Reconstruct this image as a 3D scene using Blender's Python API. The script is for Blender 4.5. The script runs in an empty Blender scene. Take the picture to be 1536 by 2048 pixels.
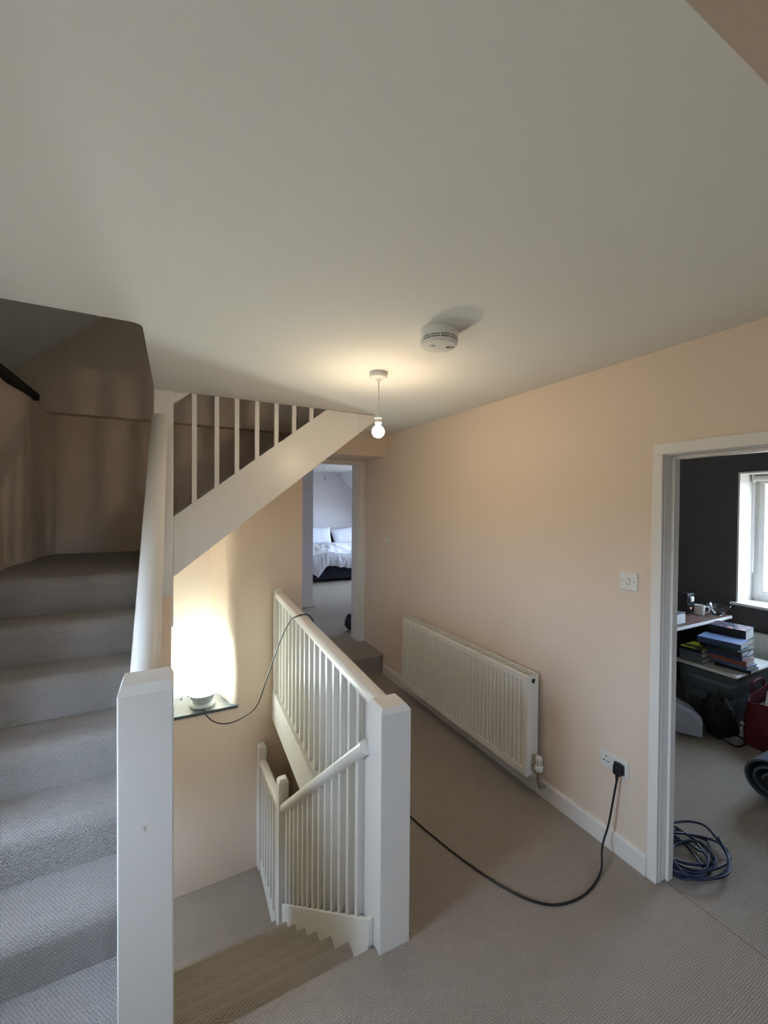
import bpy, bmesh, math, random
from mathutils import Vector, Matrix, noise

SC = bpy.context.scene
COL = SC.collection
random.seed(7)
PI = math.pi

# ------------------------------------------------------------------ camera
def cam_matrix(yaw, pitch, roll):
    y, p, r = math.radians(yaw), math.radians(pitch), math.radians(roll)
    f0 = Vector((math.sin(y), math.cos(y), 0)); r0 = Vector((math.cos(y), -math.sin(y), 0)); u0 = Vector((0, 0, 1))
    f = f0 * math.cos(p) - u0 * math.sin(p)
    u = u0 * math.cos(p) + f0 * math.sin(p)
    rr = r0 * math.cos(r) + u * math.sin(r)
    uu = u * math.cos(r) - r0 * math.sin(r)
    return Matrix((rr, uu, -f)).transposed().to_4x4()

cam_data = bpy.data.cameras.new('camera')
cam = bpy.data.objects.new('camera', cam_data)
COL.objects.link(cam)
cam_data.sensor_fit = 'HORIZONTAL'
cam_data.sensor_width = 36.0
cam_data.lens = 815.3 / 1536 * 36.0
cam_data.clip_start = 0.02
cam.matrix_world = Matrix.Translation((0, 0, 1.74)) @ cam_matrix(26.958, 0.779, 0.423)
SC.camera = cam

# ------------------------------------------------------------------ sky and exposure
world = bpy.data.worlds.new('overcast_sky')
SC.world = world
world.use_nodes = True
bg = world.node_tree.nodes['Background']
# even overcast sky above the horizon, dull ground below it
_wn, _wl = world.node_tree.nodes, world.node_tree.links
_tc = _wn.new('ShaderNodeTexCoord'); _sp = _wn.new('ShaderNodeSeparateXYZ'); _rm = _wn.new('ShaderNodeMapRange'); _mx = _wn.new('ShaderNodeMix')
_mx.data_type = 'RGBA'
_wl.new(_tc.outputs['Generated'], _sp.inputs['Vector']); _wl.new(_sp.outputs['Z'], _rm.inputs['Value'])
_rm.inputs['From Min'].default_value = -0.06; _rm.inputs['From Max'].default_value = 0.04
_mx.inputs['A'].default_value = (0.17, 0.17, 0.15, 1)
_mx.inputs['B'].default_value = (0.57, 0.75, 1.0, 1)
_wl.new(_rm.outputs['Result'], _mx.inputs['Factor']); _wl.new(_mx.outputs['Result'], bg.inputs['Color'])
bg.inputs['Strength'].default_value = 25.0
SC.view_settings.view_transform = 'Standard'
SC.view_settings.look = 'None'
SC.view_settings.gamma = 1.0
SC.view_settings.use_curve_mapping = False
SC.view_settings.exposure = 0.25
SC.cycles.use_adaptive_sampling = True
SC.cycles.adaptive_threshold = 0.08
SC.cycles.use_light_tree = False
SC.cycles.max_bounces = 6
SC.cycles.diffuse_bounces = 4
SC.cycles.glossy_bounces = 2
SC.cycles.transmission_bounces = 5
SC.cycles.transparent_max_bounces = 8

def portal(name, loc, rot, sx, sy):
    l = bpy.data.lights.new(name, 'AREA')
    l.shape = 'RECTANGLE'; l.size = sx; l.size_y = sy
    l.cycles.is_portal = True
    o = bpy.data.objects.new(name, l); COL.objects.link(o)
    o.location = loc; o.rotation_euler = rot
    return o
# sky portals sit in the window openings, facing into the rooms (area lights shine along -Z)
portal('portal_landing', (-1.32, 1.25, 1.27), (0, -PI / 2, 0), 1.1, 0.95)
portal('portal_study', (5.0, 1.43, 1.47), (0, PI / 2, 0), 1.25, 1.0)
portal('portal_rear', (0.85, -2.78, 1.45), (PI / 2, 0, 0), 0.7, 0.7)
portal('portal_well', (-1.09, 3.35, -0.80), (0, -PI / 2, 0), 0.7, 0.6)
portal('portal_bedroom', (4.95, 7.75, 1.65), (0, PI / 2, 0), 1.3, 1.9)

BULB_POWER = 165.0
GLOBE_POWER = 95.0

# ------------------------------------------------------------------ materials
MATS = {}
def nodes_of(m):
    m.use_nodes = True
    nt = m.node_tree
    return nt, nt.nodes, nt.links, nt.nodes['Principled BSDF']

def srgb(r, g, b):
    f = lambda c: (c / 255 / 12.92) if c / 255 <= 0.04045 else ((c / 255 + 0.055) / 1.055) ** 2.4
    return (f(r), f(g), f(b), 1)

def mat(name, col, rough=0.6, metal=0.0, bump=0.0, bscale=60.0, var=0.06, vscale=3.0, spec=0.5, trans=0.0, ior=1.45):
    if name in MATS: return MATS[name]
    m = bpy.data.materials.new(name)
    nt, N, L, b = nodes_of(m)
    b.inputs['Roughness'].default_value = rough
    b.inputs['Metallic'].default_value = metal
    b.inputs['Specular IOR Level'].default_value = spec
    b.inputs['Transmission Weight'].default_value = trans
    b.inputs['IOR'].default_value = ior
    geo = N.new('ShaderNodeNewGeometry')
    nz = N.new('ShaderNodeTexNoise'); nz.inputs['Scale'].default_value = vscale; nz.inputs['Detail'].default_value = 4
    L.new(geo.outputs['Position'], nz.inputs['Vector'])
    rmp = N.new('ShaderNodeMix'); rmp.data_type = 'RGBA'
    c = Vector(col[:3])
    rmp.inputs['A'].default_value = tuple(c * (1 - var)) + (1,)
    rmp.inputs['B'].default_value = tuple(c * (1 + var)) + (1,)
    L.new(nz.outputs['Fac'], rmp.inputs['Factor'])
    L.new(rmp.outputs['Result'], b.inputs['Base Color'])
    if bump > 0:
        n2 = N.new('ShaderNodeTexNoise'); n2.inputs['Scale'].default_value = bscale; n2.inputs['Detail'].default_value = 3
        L.new(geo.outputs['Position'], n2.inputs['Vector'])
        bp = N.new('ShaderNodeBump'); bp.inputs['Strength'].default_value = bump; bp.inputs['Distance'].default_value = 0.004
        L.new(n2.outputs['Fac'], bp.inputs['Height']); L.new(bp.outputs['Normal'], b.inputs['Normal'])
    MATS[name] = m
    return m

def carpet_mat(name, col_a, col_b, sign):
    """looped basket-weave carpet: rows of staggered nubs; sign folds treads and risers into one run"""
    m = bpy.data.materials.new(name)
    nt, N, L, b = nodes_of(m)
    b.inputs['Roughness'].default_value = 0.95
    b.inputs['Specular IOR Level'].default_value = 0.1
    b.inputs['Sheen Weight'].default_value = 0.25
    geo = N.new('ShaderNodeNewGeometry')
    sep = N.new('ShaderNodeSeparateXYZ'); L.new(geo.outputs['Position'], sep.inputs['Vector'])
    mul = N.new('ShaderNodeMath'); mul.operation = 'MULTIPLY_ADD'; mul.inputs[1].default_value = sign
    L.new(sep.outputs['Z'], mul.inputs[0]); L.new(sep.outputs['Y'], mul.inputs[2])
    cmb = N.new('ShaderNodeCombineXYZ')
    L.new(sep.outputs['X'], cmb.inputs['X']); L.new(mul.outputs[0], cmb.inputs['Y'])
    wob = N.new('ShaderNodeTexNoise'); wob.inputs['Scale'].default_value = 55; wob.inputs['Detail'].default_value = 2
    L.new(cmb.outputs['Vector'], wob.inputs['Vector'])
    add = N.new('ShaderNodeVectorMath'); add.operation = 'MULTIPLY_ADD'
    add.inputs[1].default_value = (0.009, 0.007, 0)
    L.new(wob.outputs['Color'], add.inputs[0]); L.new(cmb.outputs['Vector'], add.inputs[2])
    br = N.new('ShaderNodeTexBrick')
    br.offset = 0.5; br.inputs['Scale'].default_value = 1.0
    br.inputs['Brick Width'].default_value = 0.0105; br.inputs['Row Height'].default_value = 0.0074
    br.inputs['Mortar Size'].default_value = 0.0026; br.inputs['Mortar Smooth'].default_value = 1.0
    br.inputs['Bias'].default_value = 0.0
    L.new(add.outputs['Vector'], br.inputs['Vector'])
    fine = N.new('ShaderNodeTexNoise'); fine.inputs['Scale'].default_value = 420; fine.inputs['Detail'].default_value = 2
    L.new(geo.outputs['Position'], fine.inputs['Vector'])
    big = N.new('ShaderNodeTexNoise'); big.inputs['Scale'].default_value = 2.2; big.inputs['Detail'].default_value = 3
    L.new(geo.outputs['Position'], big.inputs['Vector'])
    mix = N.new('ShaderNodeMix'); mix.data_type = 'RGBA'
    mix.inputs['A'].default_value = col_a; mix.inputs['B'].default_value = col_b
    avg = N.new('ShaderNodeMath'); avg.operation = 'ADD'
    L.new(fine.outputs['Fac'], avg.inputs[0]); L.new(big.outputs['Fac'], avg.inputs[1])
    hlf = N.new('ShaderNodeMath'); hlf.operation = 'MULTIPLY'; hlf.inputs[1].default_value = 0.5
    L.new(avg.outputs[0], hlf.inputs[0]); L.new(hlf.outputs[0], mix.inputs['Factor'])
    dk = N.new('ShaderNodeMix'); dk.data_type = 'RGBA'; dk.blend_type = 'MULTIPLY'
    dk.inputs['B'].default_value = (0.6, 0.59, 0.58, 1)
    L.new(mix.outputs['Result'], dk.inputs['A']); L.new(br.outputs['Fac'], dk.inputs['Factor'])
    L.new(dk.outputs['Result'], b.inputs['Base Color'])
    inv = N.new('ShaderNodeMath'); inv.operation = 'SUBTRACT'; inv.inputs[0].default_value = 1.0
    L.new(br.outputs['Fac'], inv.inputs[1])
    h = N.new('ShaderNodeMath'); h.operation = 'MULTIPLY_ADD'; h.inputs[1].default_value = 0.8
    L.new(fine.outputs['Fac'], h.inputs[0]); L.new(inv.outputs[0], h.inputs[2])
    bp = N.new('ShaderNodeBump'); bp.inputs['Strength'].default_value = 0.8; bp.inputs['Distance'].default_value = 0.004
    L.new(h.outputs[0], bp.inputs['Height']); L.new(bp.outputs['Normal'], b.inputs['Normal'])
    MATS[name] = m
    return m

def emit_mat(name, col, strength):
    m = bpy.data.materials.new(name)
    nt, N, L, b = nodes_of(m)
    b.inputs['Base Color'].default_value = (0.8, 0.8, 0.8, 1)
    b.inputs['Emission Color'].default_value = col
    b.inputs['Emission Strength'].default_value = strength
    MATS[name] = m
    return m

def pane_mat(name, tint=(1, 1, 1, 1), gloss=0.08):
    m = bpy.data.materials.new(name)
    nt, N, L, b = nodes_of(m)
    out = N['Material Output']
    t = N.new('ShaderNodeBsdfTransparent'); t.inputs['Color'].default_value = tint
    g = N.new('ShaderNodeBsdfGlossy'); g.inputs['Roughness'].default_value = 0.03
    mx = N.new('ShaderNodeMixShader'); mx.inputs['Fac'].default_value = gloss
    L.new(t.outputs[0], mx.inputs[1]); L.new(g.outputs[0], mx.inputs[2]); L.new(mx.outputs[0], out.inputs['Surface'])
    N.remove(b)
    MATS[name] = m
    return m

mat('peach', srgb(231, 212, 193), 0.75, bump=0.12, bscale=90, var=0.025, vscale=2.0, spec=0.25)
mat('cream', srgb(232, 222, 205), 0.75, bump=0.2, bscale=30, var=0.03, spec=0.25)
mat('bedroom_white', srgb(228, 221, 222), 0.8, bump=0.1, bscale=90, var=0.02, spec=0.2)
mat('ceiling_white', srgb(228, 226, 220), 0.85, bump=0.1, bscale=150, var=0.012, spec=0.2)
mat('gloss_white', srgb(232, 228, 222), 0.32, bump=0.06, bscale=40, var=0.02, vscale=6)
mat('scuffed_white', srgb(222, 218, 210), 0.45, bump=0.3, bscale=60, var=0.12, vscale=25)
mat('radiator_white', srgb(236, 233, 224), 0.28, var=0.01)
mat('plastic_white', srgb(230, 228, 222), 0.35, var=0.01)
mat('slot_black', srgb(22, 20, 20), 0.6)
mat('charcoal_paint', srgb(92, 89, 90), 0.8, bump=0.1, bscale=90, var=0.04, spec=0.2)
mat('cable_black', srgb(28, 28, 30), 0.45)
mat('cable_blue', srgb(26, 36, 62), 0.4)
mat('slate', srgb(86, 92, 98), 0.4, bump=0.3, bscale=25, var=0.15, vscale=12)
mat('shade_black', srgb(30, 24, 22), 0.8, bump=0.3, bscale=30)  # black for the strips that stand in for shade
mat('chrome', srgb(190, 185, 178), 0.22, metal=1.0)
mat('grey_rubber', srgb(186, 196, 200), 0.5)
mat('clear_plastic', srgb(200, 208, 214), 0.2, trans=0.85, ior=1.2)
mat('glass', (0.95, 0.97, 1.0, 1), 0.02, trans=1.0, ior=1.5, var=0)
mat('bedding_white', srgb(226, 226, 234), 0.85, bump=0.25, bscale=18, var=0.02)
mat('bed_navy', srgb(34, 34, 46), 0.85)
mat('desk_wood', srgb(96, 70, 58), 0.4, bump=0.1, bscale=12, var=0.25, vscale=14)
mat('desk_dark', srgb(36, 28, 26), 0.7)
mat('paper', srgb(216, 212, 206), 0.85, bump=0.3, bscale=500, var=0.05, vscale=60)
mat('paper_bag', srgb(176, 180, 192), 0.8, bump=0.35, bscale=14, var=0.05)
mat('bag_black', srgb(17, 17, 19), 0.75, bump=0.5, bscale=25)
mat('bag_red', srgb(92, 18, 28), 0.75, bump=0.4, bscale=20, var=0.1)
mat('mug_china', srgb(224, 224, 222), 0.2)
mat('roll_slate', srgb(70, 78, 88), 0.9, bump=0.5, bscale=120)
mat('roll_back', srgb(44, 36, 30), 0.95)
mat('fabric_dark', srgb(50, 52, 60), 0.95, bump=0.5, bscale=60)
for nm, c in dict(cover_lime=(196, 202, 40), cover_navy=(52, 66, 96), cover_black=(30, 30, 34), cover_grey=(104, 108, 116),
                  cover_rust=(150, 84, 66), cover_teal=(52, 82, 84), cover_tan=(146, 124, 92), cover_blue=(84, 108, 146)).items():
    mat(nm, srgb(*c), 0.45, var=0.08, vscale=20)
carpet_mat('carpet_up', srgb(160, 154, 150), srgb(196, 190, 185), 1.0)
carpet_mat('carpet_down', srgb(172, 159, 144), srgb(206, 191, 174), -1.0)
emit_mat('bulb_glow', (1.0, 0.79, 0.54, 1), BULB_POWER)
emit_mat('globe_glow', (0.82, 1.0, 0.96, 1), GLOBE_POWER)
emit_mat('led_orange', (1.0, 0.35, 0.05, 1), 3.0)
pane_mat('pane')

# print-like cover with blotches for the lime book and the dark boxed set
def print_mat(name, base, ink, scale, thr):
    m = bpy.data.materials.new(name)
    nt, N, L, b = nodes_of(m)
    b.inputs['Roughness'].default_value = 0.4
    tc = N.new('ShaderNodeTexCoord')
    v = N.new('ShaderNodeTexVoronoi'); v.inputs['Scale'].default_value = scale; v.distance = 'CHEBYCHEV'
    L.new(tc.outputs['Object'], v.inputs['Vector'])
    r = N.new('ShaderNodeMath'); r.operation = 'LESS_THAN'; r.inputs[1].default_value = thr
    sp = N.new('ShaderNodeSeparateColor'); L.new(v.outputs['Color'], sp.inputs['Color'])
    L.new(sp.outputs['Red'], r.inputs[0])
    mx = N.new('ShaderNodeMix'); mx.data_type = 'RGBA'
    mx.inputs['A'].default_value = base; mx.inputs['B'].default_value = ink
    L.new(r.outputs[0], mx.inputs['Factor']); L.new(mx.outputs['Result'], b.inputs['Base Color'])
    MATS[name] = m
print_mat('print_lime', srgb(200, 206, 40), srgb(34, 34, 30), 14, 0.3)
print_mat('print_dark', srgb(40, 46, 66), srgb(176, 120, 120), 34, 0.22)

# ------------------------------------------------------------------ mesh helpers
class MB:
    def __init__(s): s.bm = bmesh.new()
    def box(s, x0, x1, y0, y1, z0, z1, bev=0.0, seg=2, M=None):
        t = bmesh.new()
        bmesh.ops.create_cube(t, size=1.0)
        for v in t.verts:
            v.co = Vector((x0 + (v.co.x + .5) * (x1 - x0), y0 + (v.co.y + .5) * (y1 - y0), z0 + (v.co.z + .5) * (z1 - z0)))
        if bev > 0:
            bmesh.ops.bevel(t, geom=list(t.edges), offset=bev, segments=seg, affect='EDGES', profile=0.5)
        return s._join(t, M)
    def prism(s, poly, axis, a, b, bev=0.0, seg=2, M=None):
        """extrude a 2D polygon along an axis: 'x' takes (y,z), 'y' takes (x,z), 'z' takes (x,y)"""
        t = bmesh.new()
        def pt(p, h):
            return {'x': (h, p[0], p[1]), 'y': (p[0], h, p[1]), 'z': (p[0], p[1], h)}[axis]
        A = [t.verts.new(pt(p, a)) for p in poly]; B = [t.verts.new(pt(p, b)) for p in poly]
        t.faces.new(A); t.faces.new(B[::-1])
        n = len(poly)
        for i in range(n): t.faces.new((A[i], B[i], B[(i + 1) % n], A[(i + 1) % n]))
        bmesh.ops.recalc_face_normals(t, faces=t.faces)
        if bev > 0:
            bmesh.ops.bevel(t, geom=list(t.edges), offset=bev, segments=seg, affect='EDGES', profile=0.5)
        return s._join(t, M)
    def tube(s, pts, r, n=10, cap=True):
        pts = [Vector(p) for p in pts]
        t = bmesh.new(); rings = []
        d0 = (pts[1] - pts[0]).normalized()
        ref = Vector((0, 0, 1)) if abs(d0.z) < 0.9 else Vector((1, 0, 0))
        u = d0.cross(ref).normalized()
        for i, p in enumerate(pts):
            d = (pts[min(i + 1, len(pts) - 1)] - pts[max(i - 1, 0)]).normalized()
            u = (u - d * u.dot(d)).normalized(); w = d.cross(u)
            rr = r[i] if isinstance(r, (list, tuple)) else r
            rings.append([t.verts.new(p + (u * math.cos(2 * PI * k / n) + w * math.sin(2 * PI * k / n)) * rr) for k in range(n)])
        for a, b in zip(rings, rings[1:]):
            for k in range(n): t.faces.new((a[k], a[(k + 1) % n], b[(k + 1) % n], b[k]))
        if cap: t.faces.new(rings[0][::-1]); t.faces.new(rings[-1])
        bmesh.ops.recalc_face_normals(t, faces=t.faces)
        return s._join(t, None)
    def lathe(s, prof, c, n=32, M=None, cap=True):
        """revolve (radius, z) points about the z axis through c"""
        t = bmesh.new(); rings = []
        for r, z in prof:
            rings.append([t.verts.new((c[0] + r * math.cos(2 * PI * k / n), c[1] + r * math.sin(2 * PI * k / n), c[2] + z)) for k in range(n)])
        for a, b in zip(rings, rings[1:]):
            for k in range(n): t.faces.new((a[k], a[(k + 1) % n], b[(k + 1) % n], b[k]))
        if cap:
            t.faces.new(rings[0][::-1]); t.faces.new(rings[-1])
        bmesh.ops.remove_doubles(t, verts=t.verts, dist=1e-5)
        bmesh.ops.recalc_face_normals(t, faces=t.faces)
        return s._join(t, M)
    def grid(s, fn, nu, nv, thick=0.0):
        t = bmesh.new()
        V = [[t.verts.new(fn(i / nu, j / nv)) for j in range(nv + 1)] for i in range(nu + 1)]
        for i in range(nu):
            for j in range(nv): t.faces.new((V[i][j], V[i + 1][j], V[i + 1][j + 1], V[i][j + 1]))
        if thick:
            bmesh.ops.recalc_face_normals(t, faces=t.faces)
            bmesh.ops.solidify(t, geom=list(t.faces), thickness=thick)
        return s._join(t, None)
    def _join(s, t, M):
        if M is not None: bmesh.ops.transform(t, matrix=M, verts=t.verts)
        me = bpy.data.meshes.new('tmp'); t.to_mesh(me); t.free()
        s.bm.from_mesh(me); bpy.data.meshes.remove(me)
        return s
    def build(s, name, m, parent=None, smooth=False, loc=None, M=None):
        me = bpy.data.meshes.new(name); s.bm.to_mesh(me); s.bm.free()
        o = bpy.data.objects.new(name, me); COL.objects.link(o)
        me.materials.append(MATS[m])
        if smooth:
            for p in me.polygons: p.use_smooth = True
            me.set_sharp_from_angle(angle=math.radians(40))
        if parent is not None: o.parent = parent
        if M is not None: o.matrix_world = M
        if loc is not None: o.location = loc
        return o

def tag(o, label, cat, group=None):
    o['label'] = label; o['category'] = cat
    if group: o['group'] = group
    return o
def thing(name, label, cat, loc=(0, 0, 0), rotz=0.0, group=None, M=None):
    o = bpy.data.objects.new(name, None); COL.objects.link(o)
    o.empty_display_size = 0.05
    if M is not None: o.matrix_world = M
    else:
        o.location = loc; o.rotation_euler = (0, 0, rotz)
    return tag(o, label, cat, group)
def struct(o, label=None):
    o['kind'] = 'structure'
    if label: o['label'] = label
    return o
def sroot(name, M=None):
    o = bpy.data.objects.new(name, None); COL.objects.link(o); o['kind'] = 'structure'
    if M is not None: o.matrix_world = M
    return o
def copy_part(o, parent, loc):
    c = o.copy(); COL.objects.link(c); c.parent = parent; c.location = loc
    return c
def bez(P, n=12):
    """Catmull-Rom through points"""
    P = [Vector(p) for p in P]; out = []
    for i in range(len(P) - 1):
        p0 = P[max(i - 1, 0)]; p1 = P[i]; p2 = P[i + 1]; p3 = P[min(i + 2, len(P) - 1)]
        for k in range(n):
            t = k / n
            out.append(0.5 * ((2 * p1) + (p2 - p0) * t + (2 * p0 - 5 * p1 + 4 * p2 - p3) * t * t + (3 * p1 - p0 - 3 * p2 + p3) * t ** 3))
    out.append(P[-1]); return out

# frame of the slightly skewed right-hand wall: local x along the wall (away from camera), y out into the landing
_u = Vector((-0.0245, 1.0, 0)).normalized(); _n = Vector((-_u.y, _u.x, 0))
MR = Matrix(((_u.x, _n.x, 0, 1.99), (_u.y, _n.y, 0, 1.10), (0, 0, 1, 0), (0, 0, 0, 1)))

CEIL = 2.47
RISE, GO, Y0 = 0.1916, 0.2265, 1.400          # flight up
DR, DG, DY = 0.19, 0.226, 1.445               # flight down
FAR = 3.75                                    # far wall face
QL = 7 * RISE                                 # quarter landing height

# ------------------------------------------------------------------ floors
m = MB(); m.prism([(-1.0, -2.8), (2.035, -2.8), (2.035, 1.0), (1.96, 3.80), (0.79, 3.80), (0.74, 1.60), (0.74, 1.39), (0.70, 1.39), (0.70, 1.25), (-0.02, 1.25), (-0.02, 1.40), (-1.0, 1.40)], 'z', -0.20, 0.0)
struct(m.build('floor', 'carpet_down'), 'grey-brown looped carpet of the landing')
m = MB(); m.box(2.041, 4.9, -1.2, 2.75, -0.20, -0.001)
struct(m.build('floor_study', 'carpet_down'), 'looped carpet of the dark-walled room')
m = MB(); m.box(0.80, 5.1, 4.27, 10.2, 0.0, 0.20)
struct(m.build('floor_bedroom', 'carpet_down'), 'looped carpet of the bedroom')
# carpeted step up into the thick doorway
m = MB(); rr_ = [(3.80, 0.0)] + [(3.80 - 0.025 * math.sin(a), 0.165 + 0.035 * (1 - math.cos(a))) for a in [PI * k / 10 for k in range(0, 6)]]
prof = [(4.27, 0.0), (3.80, 0.0), (3.80, 0.15), (3.785, 0.17), (3.782, 0.185), (3.79, 0.198), (3.81, 0.203), (4.27, 0.203)]
m.prism(prof, 'x', 0.95, 1.94)
st = m.build('doorway_step', 'carpet_down', smooth=True); tag(st, 'carpeted step up into the bedroom doorway', 'step')
# half landing far down the well
m = MB(); m.box(-0.9, 0.97, DY + DG * 7 - 0.02, FAR + 0.02, -1.72, -8 * DR)
struct(m.build('floor_half_landing', 'carpet_down'), 'dark carpet of the half landing down the stairwell')

# ------------------------------------------------------------------ ceiling
def arc(cx, cy, r, a0, a1, n=5): return [(cx + r * math.cos(a0 + (a1 - a0) * k / n), cy + r * math.sin(a0 + (a1 - a0) * k / n)) for k in range(n + 1)]
poly = [(-1.0, 0.337), (2.06, 0.337), (2.06, FAR + 0.02), (1.46, FAR + 0.02), (1.46, 2.958), (-0.125, 2.958)] + arc(-0.165, 1.96, 0.04, 0, -PI / 2)[0:] + [(-1.0, 1.92)]
m = MB(); m.prism(poly, 'z', CEIL, CEIL + 0.19)
struct(m.build('ceiling', 'ceiling_white'), 'white landing ceiling')
# sloping ceiling over the near side and the low flat ceiling behind it
m = MB(); m.prism([(0.337, CEIL), (0.337, CEIL + 0.19), (-0.9, 3.62), (-2.9, 2.35), (-2.9, 2.15), (-0.9, 3.43)], 'x', -1.5, 2.25)
struct(m.build('ceiling_slope', 'peach'), 'peach roof slope beyond the near edge of the landing ceiling')
m = MB(); m.box(2.05, 5.1, -1.3, 2.85, 2.45, 2.6); struct(m.build('ceiling_study', 'ceiling_white'))
m = MB(); m.prism([(0.8, 2.6), (3.76, 2.6), (4.9, 1.15), (5.1, 1.15), (5.1, 2.8), (0.8, 2.8)], 'y', 8.85, 10.2); m.box(0.8, 5.1, 4.2, 8.85, 2.6, 2.8)
struct(m.build('ceiling_bedroom', 'ceiling_white'), 'bedroom ceiling sloping down to the right')

# ------------------------------------------------------------------ walls of the landing
D0, D1, DH = -0.80, 0.010, 2.012              # study door opening along the right wall, and its head
m = MB()
m.box(D1, 2.72, -0.055, 0, 0, CEIL + .02); m.box(-4.1, D0, -0.055, 0, 0, 3.7); m.box(D0, -0.76, -0.055, 0, DH, 3.7); m.box(-0.76, D1, -0.055, 0, DH, CEIL + .02)
struct(m.build('wall_right', 'peach', M=MR), 'peach painted landing wall with the radiator')
m = MB(); m.box(2.72, 3.17, -0.25, 0, 0.0, CEIL)
struct(m.build('wall_right_reveal', 'peach', M=MR), 'peach reveal beside the bedroom door')
m = MB()
m.box(D1, 1.7, -0.12, -0.056, 0, CEIL + .02); m.box(-2.4, D0, -0.12, -0.056, 0, CEIL + .02); m.box(D0, D1, -0.12, -0.056, DH, CEIL + .02)
struct(m.build('wall_study_partition', 'cream', M=MR))
# thick far wall: plain part, with the niche cut out, below the flight
NL, NR, NB, NT = -0.42, 0.44, -0.03, 1.75      # niche: left, right, bottom, top
SLOPE = 0.80
def soff(x): return 1.275 + SLOPE * (x + 0.018)
m = MB()
m.box(-0.95, 1.04, FAR, 4.15, -2.9, NB)                                      # below the niche
m.prism([(NR + 0.05, NB), (1.04, NB), (1.04, soff(1.04) + 0.08), (NR + 0.05, soff(NR + 0.05) + 0.08)], 'y', FAR, 4.15)
m.box(-0.95, NL, FAR, 4.15, NB, 1.30)
m.prism([(NL, 1.28), (0.02, 1.28), (NR + 0.06, soff(NR + 0.06) - 0.02), (NR + 0.06, soff(NR + .06) + 0.06), (0.0, 1.335), (NL, 1.333)], 'y', FAR, 4.15)
m.box(-0.95, 1.04, 4.14, 4.27, -2.9, 2.6)
m.box(1.0399, 1.05, FAR + .001, 4.27, -2.9, 2.26)
struct(m.build('wall_far', 'peach'), 'cream plaster wall under the flight with a deep window recess')
# rounded reveal on the right of the niche
def reveal(u, v):
    z = NB + (1.78 - NB) * v
    wob = 0.010 * noise.noise(Vector((u * 2, z * 2.3, 3.1))) + 0.004 * noise.noise(Vector((u * 5, z * 9, 7)))
    lean = -0.05 * v * (1 - u ** 3)
    if u < 0.5:
        t = u / 0.5; x = 0.31 + 0.10 * t; y = 4.14 - 0.31 * t
    else:
        a = (u - 0.5) / 0.5 * PI / 2; x = 0.41 + 0.09 * (1 - math.cos(a)); y = 3.83 - 0.082 * math.sin(a)
    return (x + lean + wob + 0.002, y + wob * 0.4, z)
m = MB(); m.grid(reveal, 24, 40)
struct(m.build('wall_niche_reveal', 'peach', smooth=True), 'rounded plaster reveal of the window recess')
# header over the bedroom opening
m = MB(); m.box(1.0, 2.02, FAR, 4.27, 2.25, CEIL + 0.1)
struct(m.build('wall_header', 'peach'), 'boxed header above the bedroom doorway')
# recessed wall behind the upper flight, and the gable above the ledge
m = MB(); m.prism([(-1.1, 1.30), (-0.02, 1.30), (1.04, soff(1.04) + 0.05), (1.04, 2.46), (-1.1, 2.46)], 'y', 4.08, 4.14)
struct(m.build('wall_upper_flight', 'peach'), 'shadowed peach wall behind the upper flight')
m = MB(); m.box(-1.6, 2.5, 3.96, 4.5, 2.45, 5.0)
struct(m.build('wall_gable', 'peach'), 'shadowed peach gable wall above the stair ledge')
# left wall with uneven old plaster
def leftwall(u, v):
    y = 1.79 + (4.14 - 1.79) * u; z = -0.2 + 2.685 * v
    x = -0.925 + 0.018 * math.sin(y * 9.0) * min(1, max(0, y - 2.2)) + 0.012 * noise.noise(Vector((0, y * 3, z * 1.5)))
    if y > 3.75: x += 0.09 * ((y - 3.75) / 0.39) ** 1.5
    return (x, y, z)
m = MB(); m.grid(leftwall, 60, 16, thick=0.12)
if max(v.co.x for v in m.bm.verts) > -0.78:
    for v in m.bm.verts: v.co.x -= 0.12
struct(m.build('wall_left', 'peach', smooth=True), 'uneven peach plaster wall beside the stairs up')
WY0, WY1, WZ0, WZ1 = 0.78, 1.72, 0.72, 1.82
m = MB()
m.box(-1.35, -0.93, WY1, 1.80, -0.2, CEIL + .1); m.box(-1.35, -0.93, -2.9, WY0, -0.2, 3.7)
m.box(-1.35, -0.93, WY0, WY1, -0.2, WZ0); m.box(-1.35, -0.93, WY0, WY1, WZ1, CEIL + .1)
struct(m.build('wall_left_near', 'cream'), 'wall with the landing window left of the stairs')
m = MB(); m.box(-1.05, -0.8, 1.3, 1.92, CEIL, CEIL + .19); struct(m.build('wall_left_top', 'peach'))
m = MB()
m.box(-1.4, 0.5, -2.9, -2.75, -.2, 2.4); m.box(1.2, 2.3, -2.9, -2.75, -.2, 2.4)
m.box(0.5, 1.2, -2.9, -2.75, -.2, 1.1); m.box(0.5, 1.2, -2.9, -2.75, 1.8, 2.4)
struct(m.build('wall_back', 'peach'))
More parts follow.
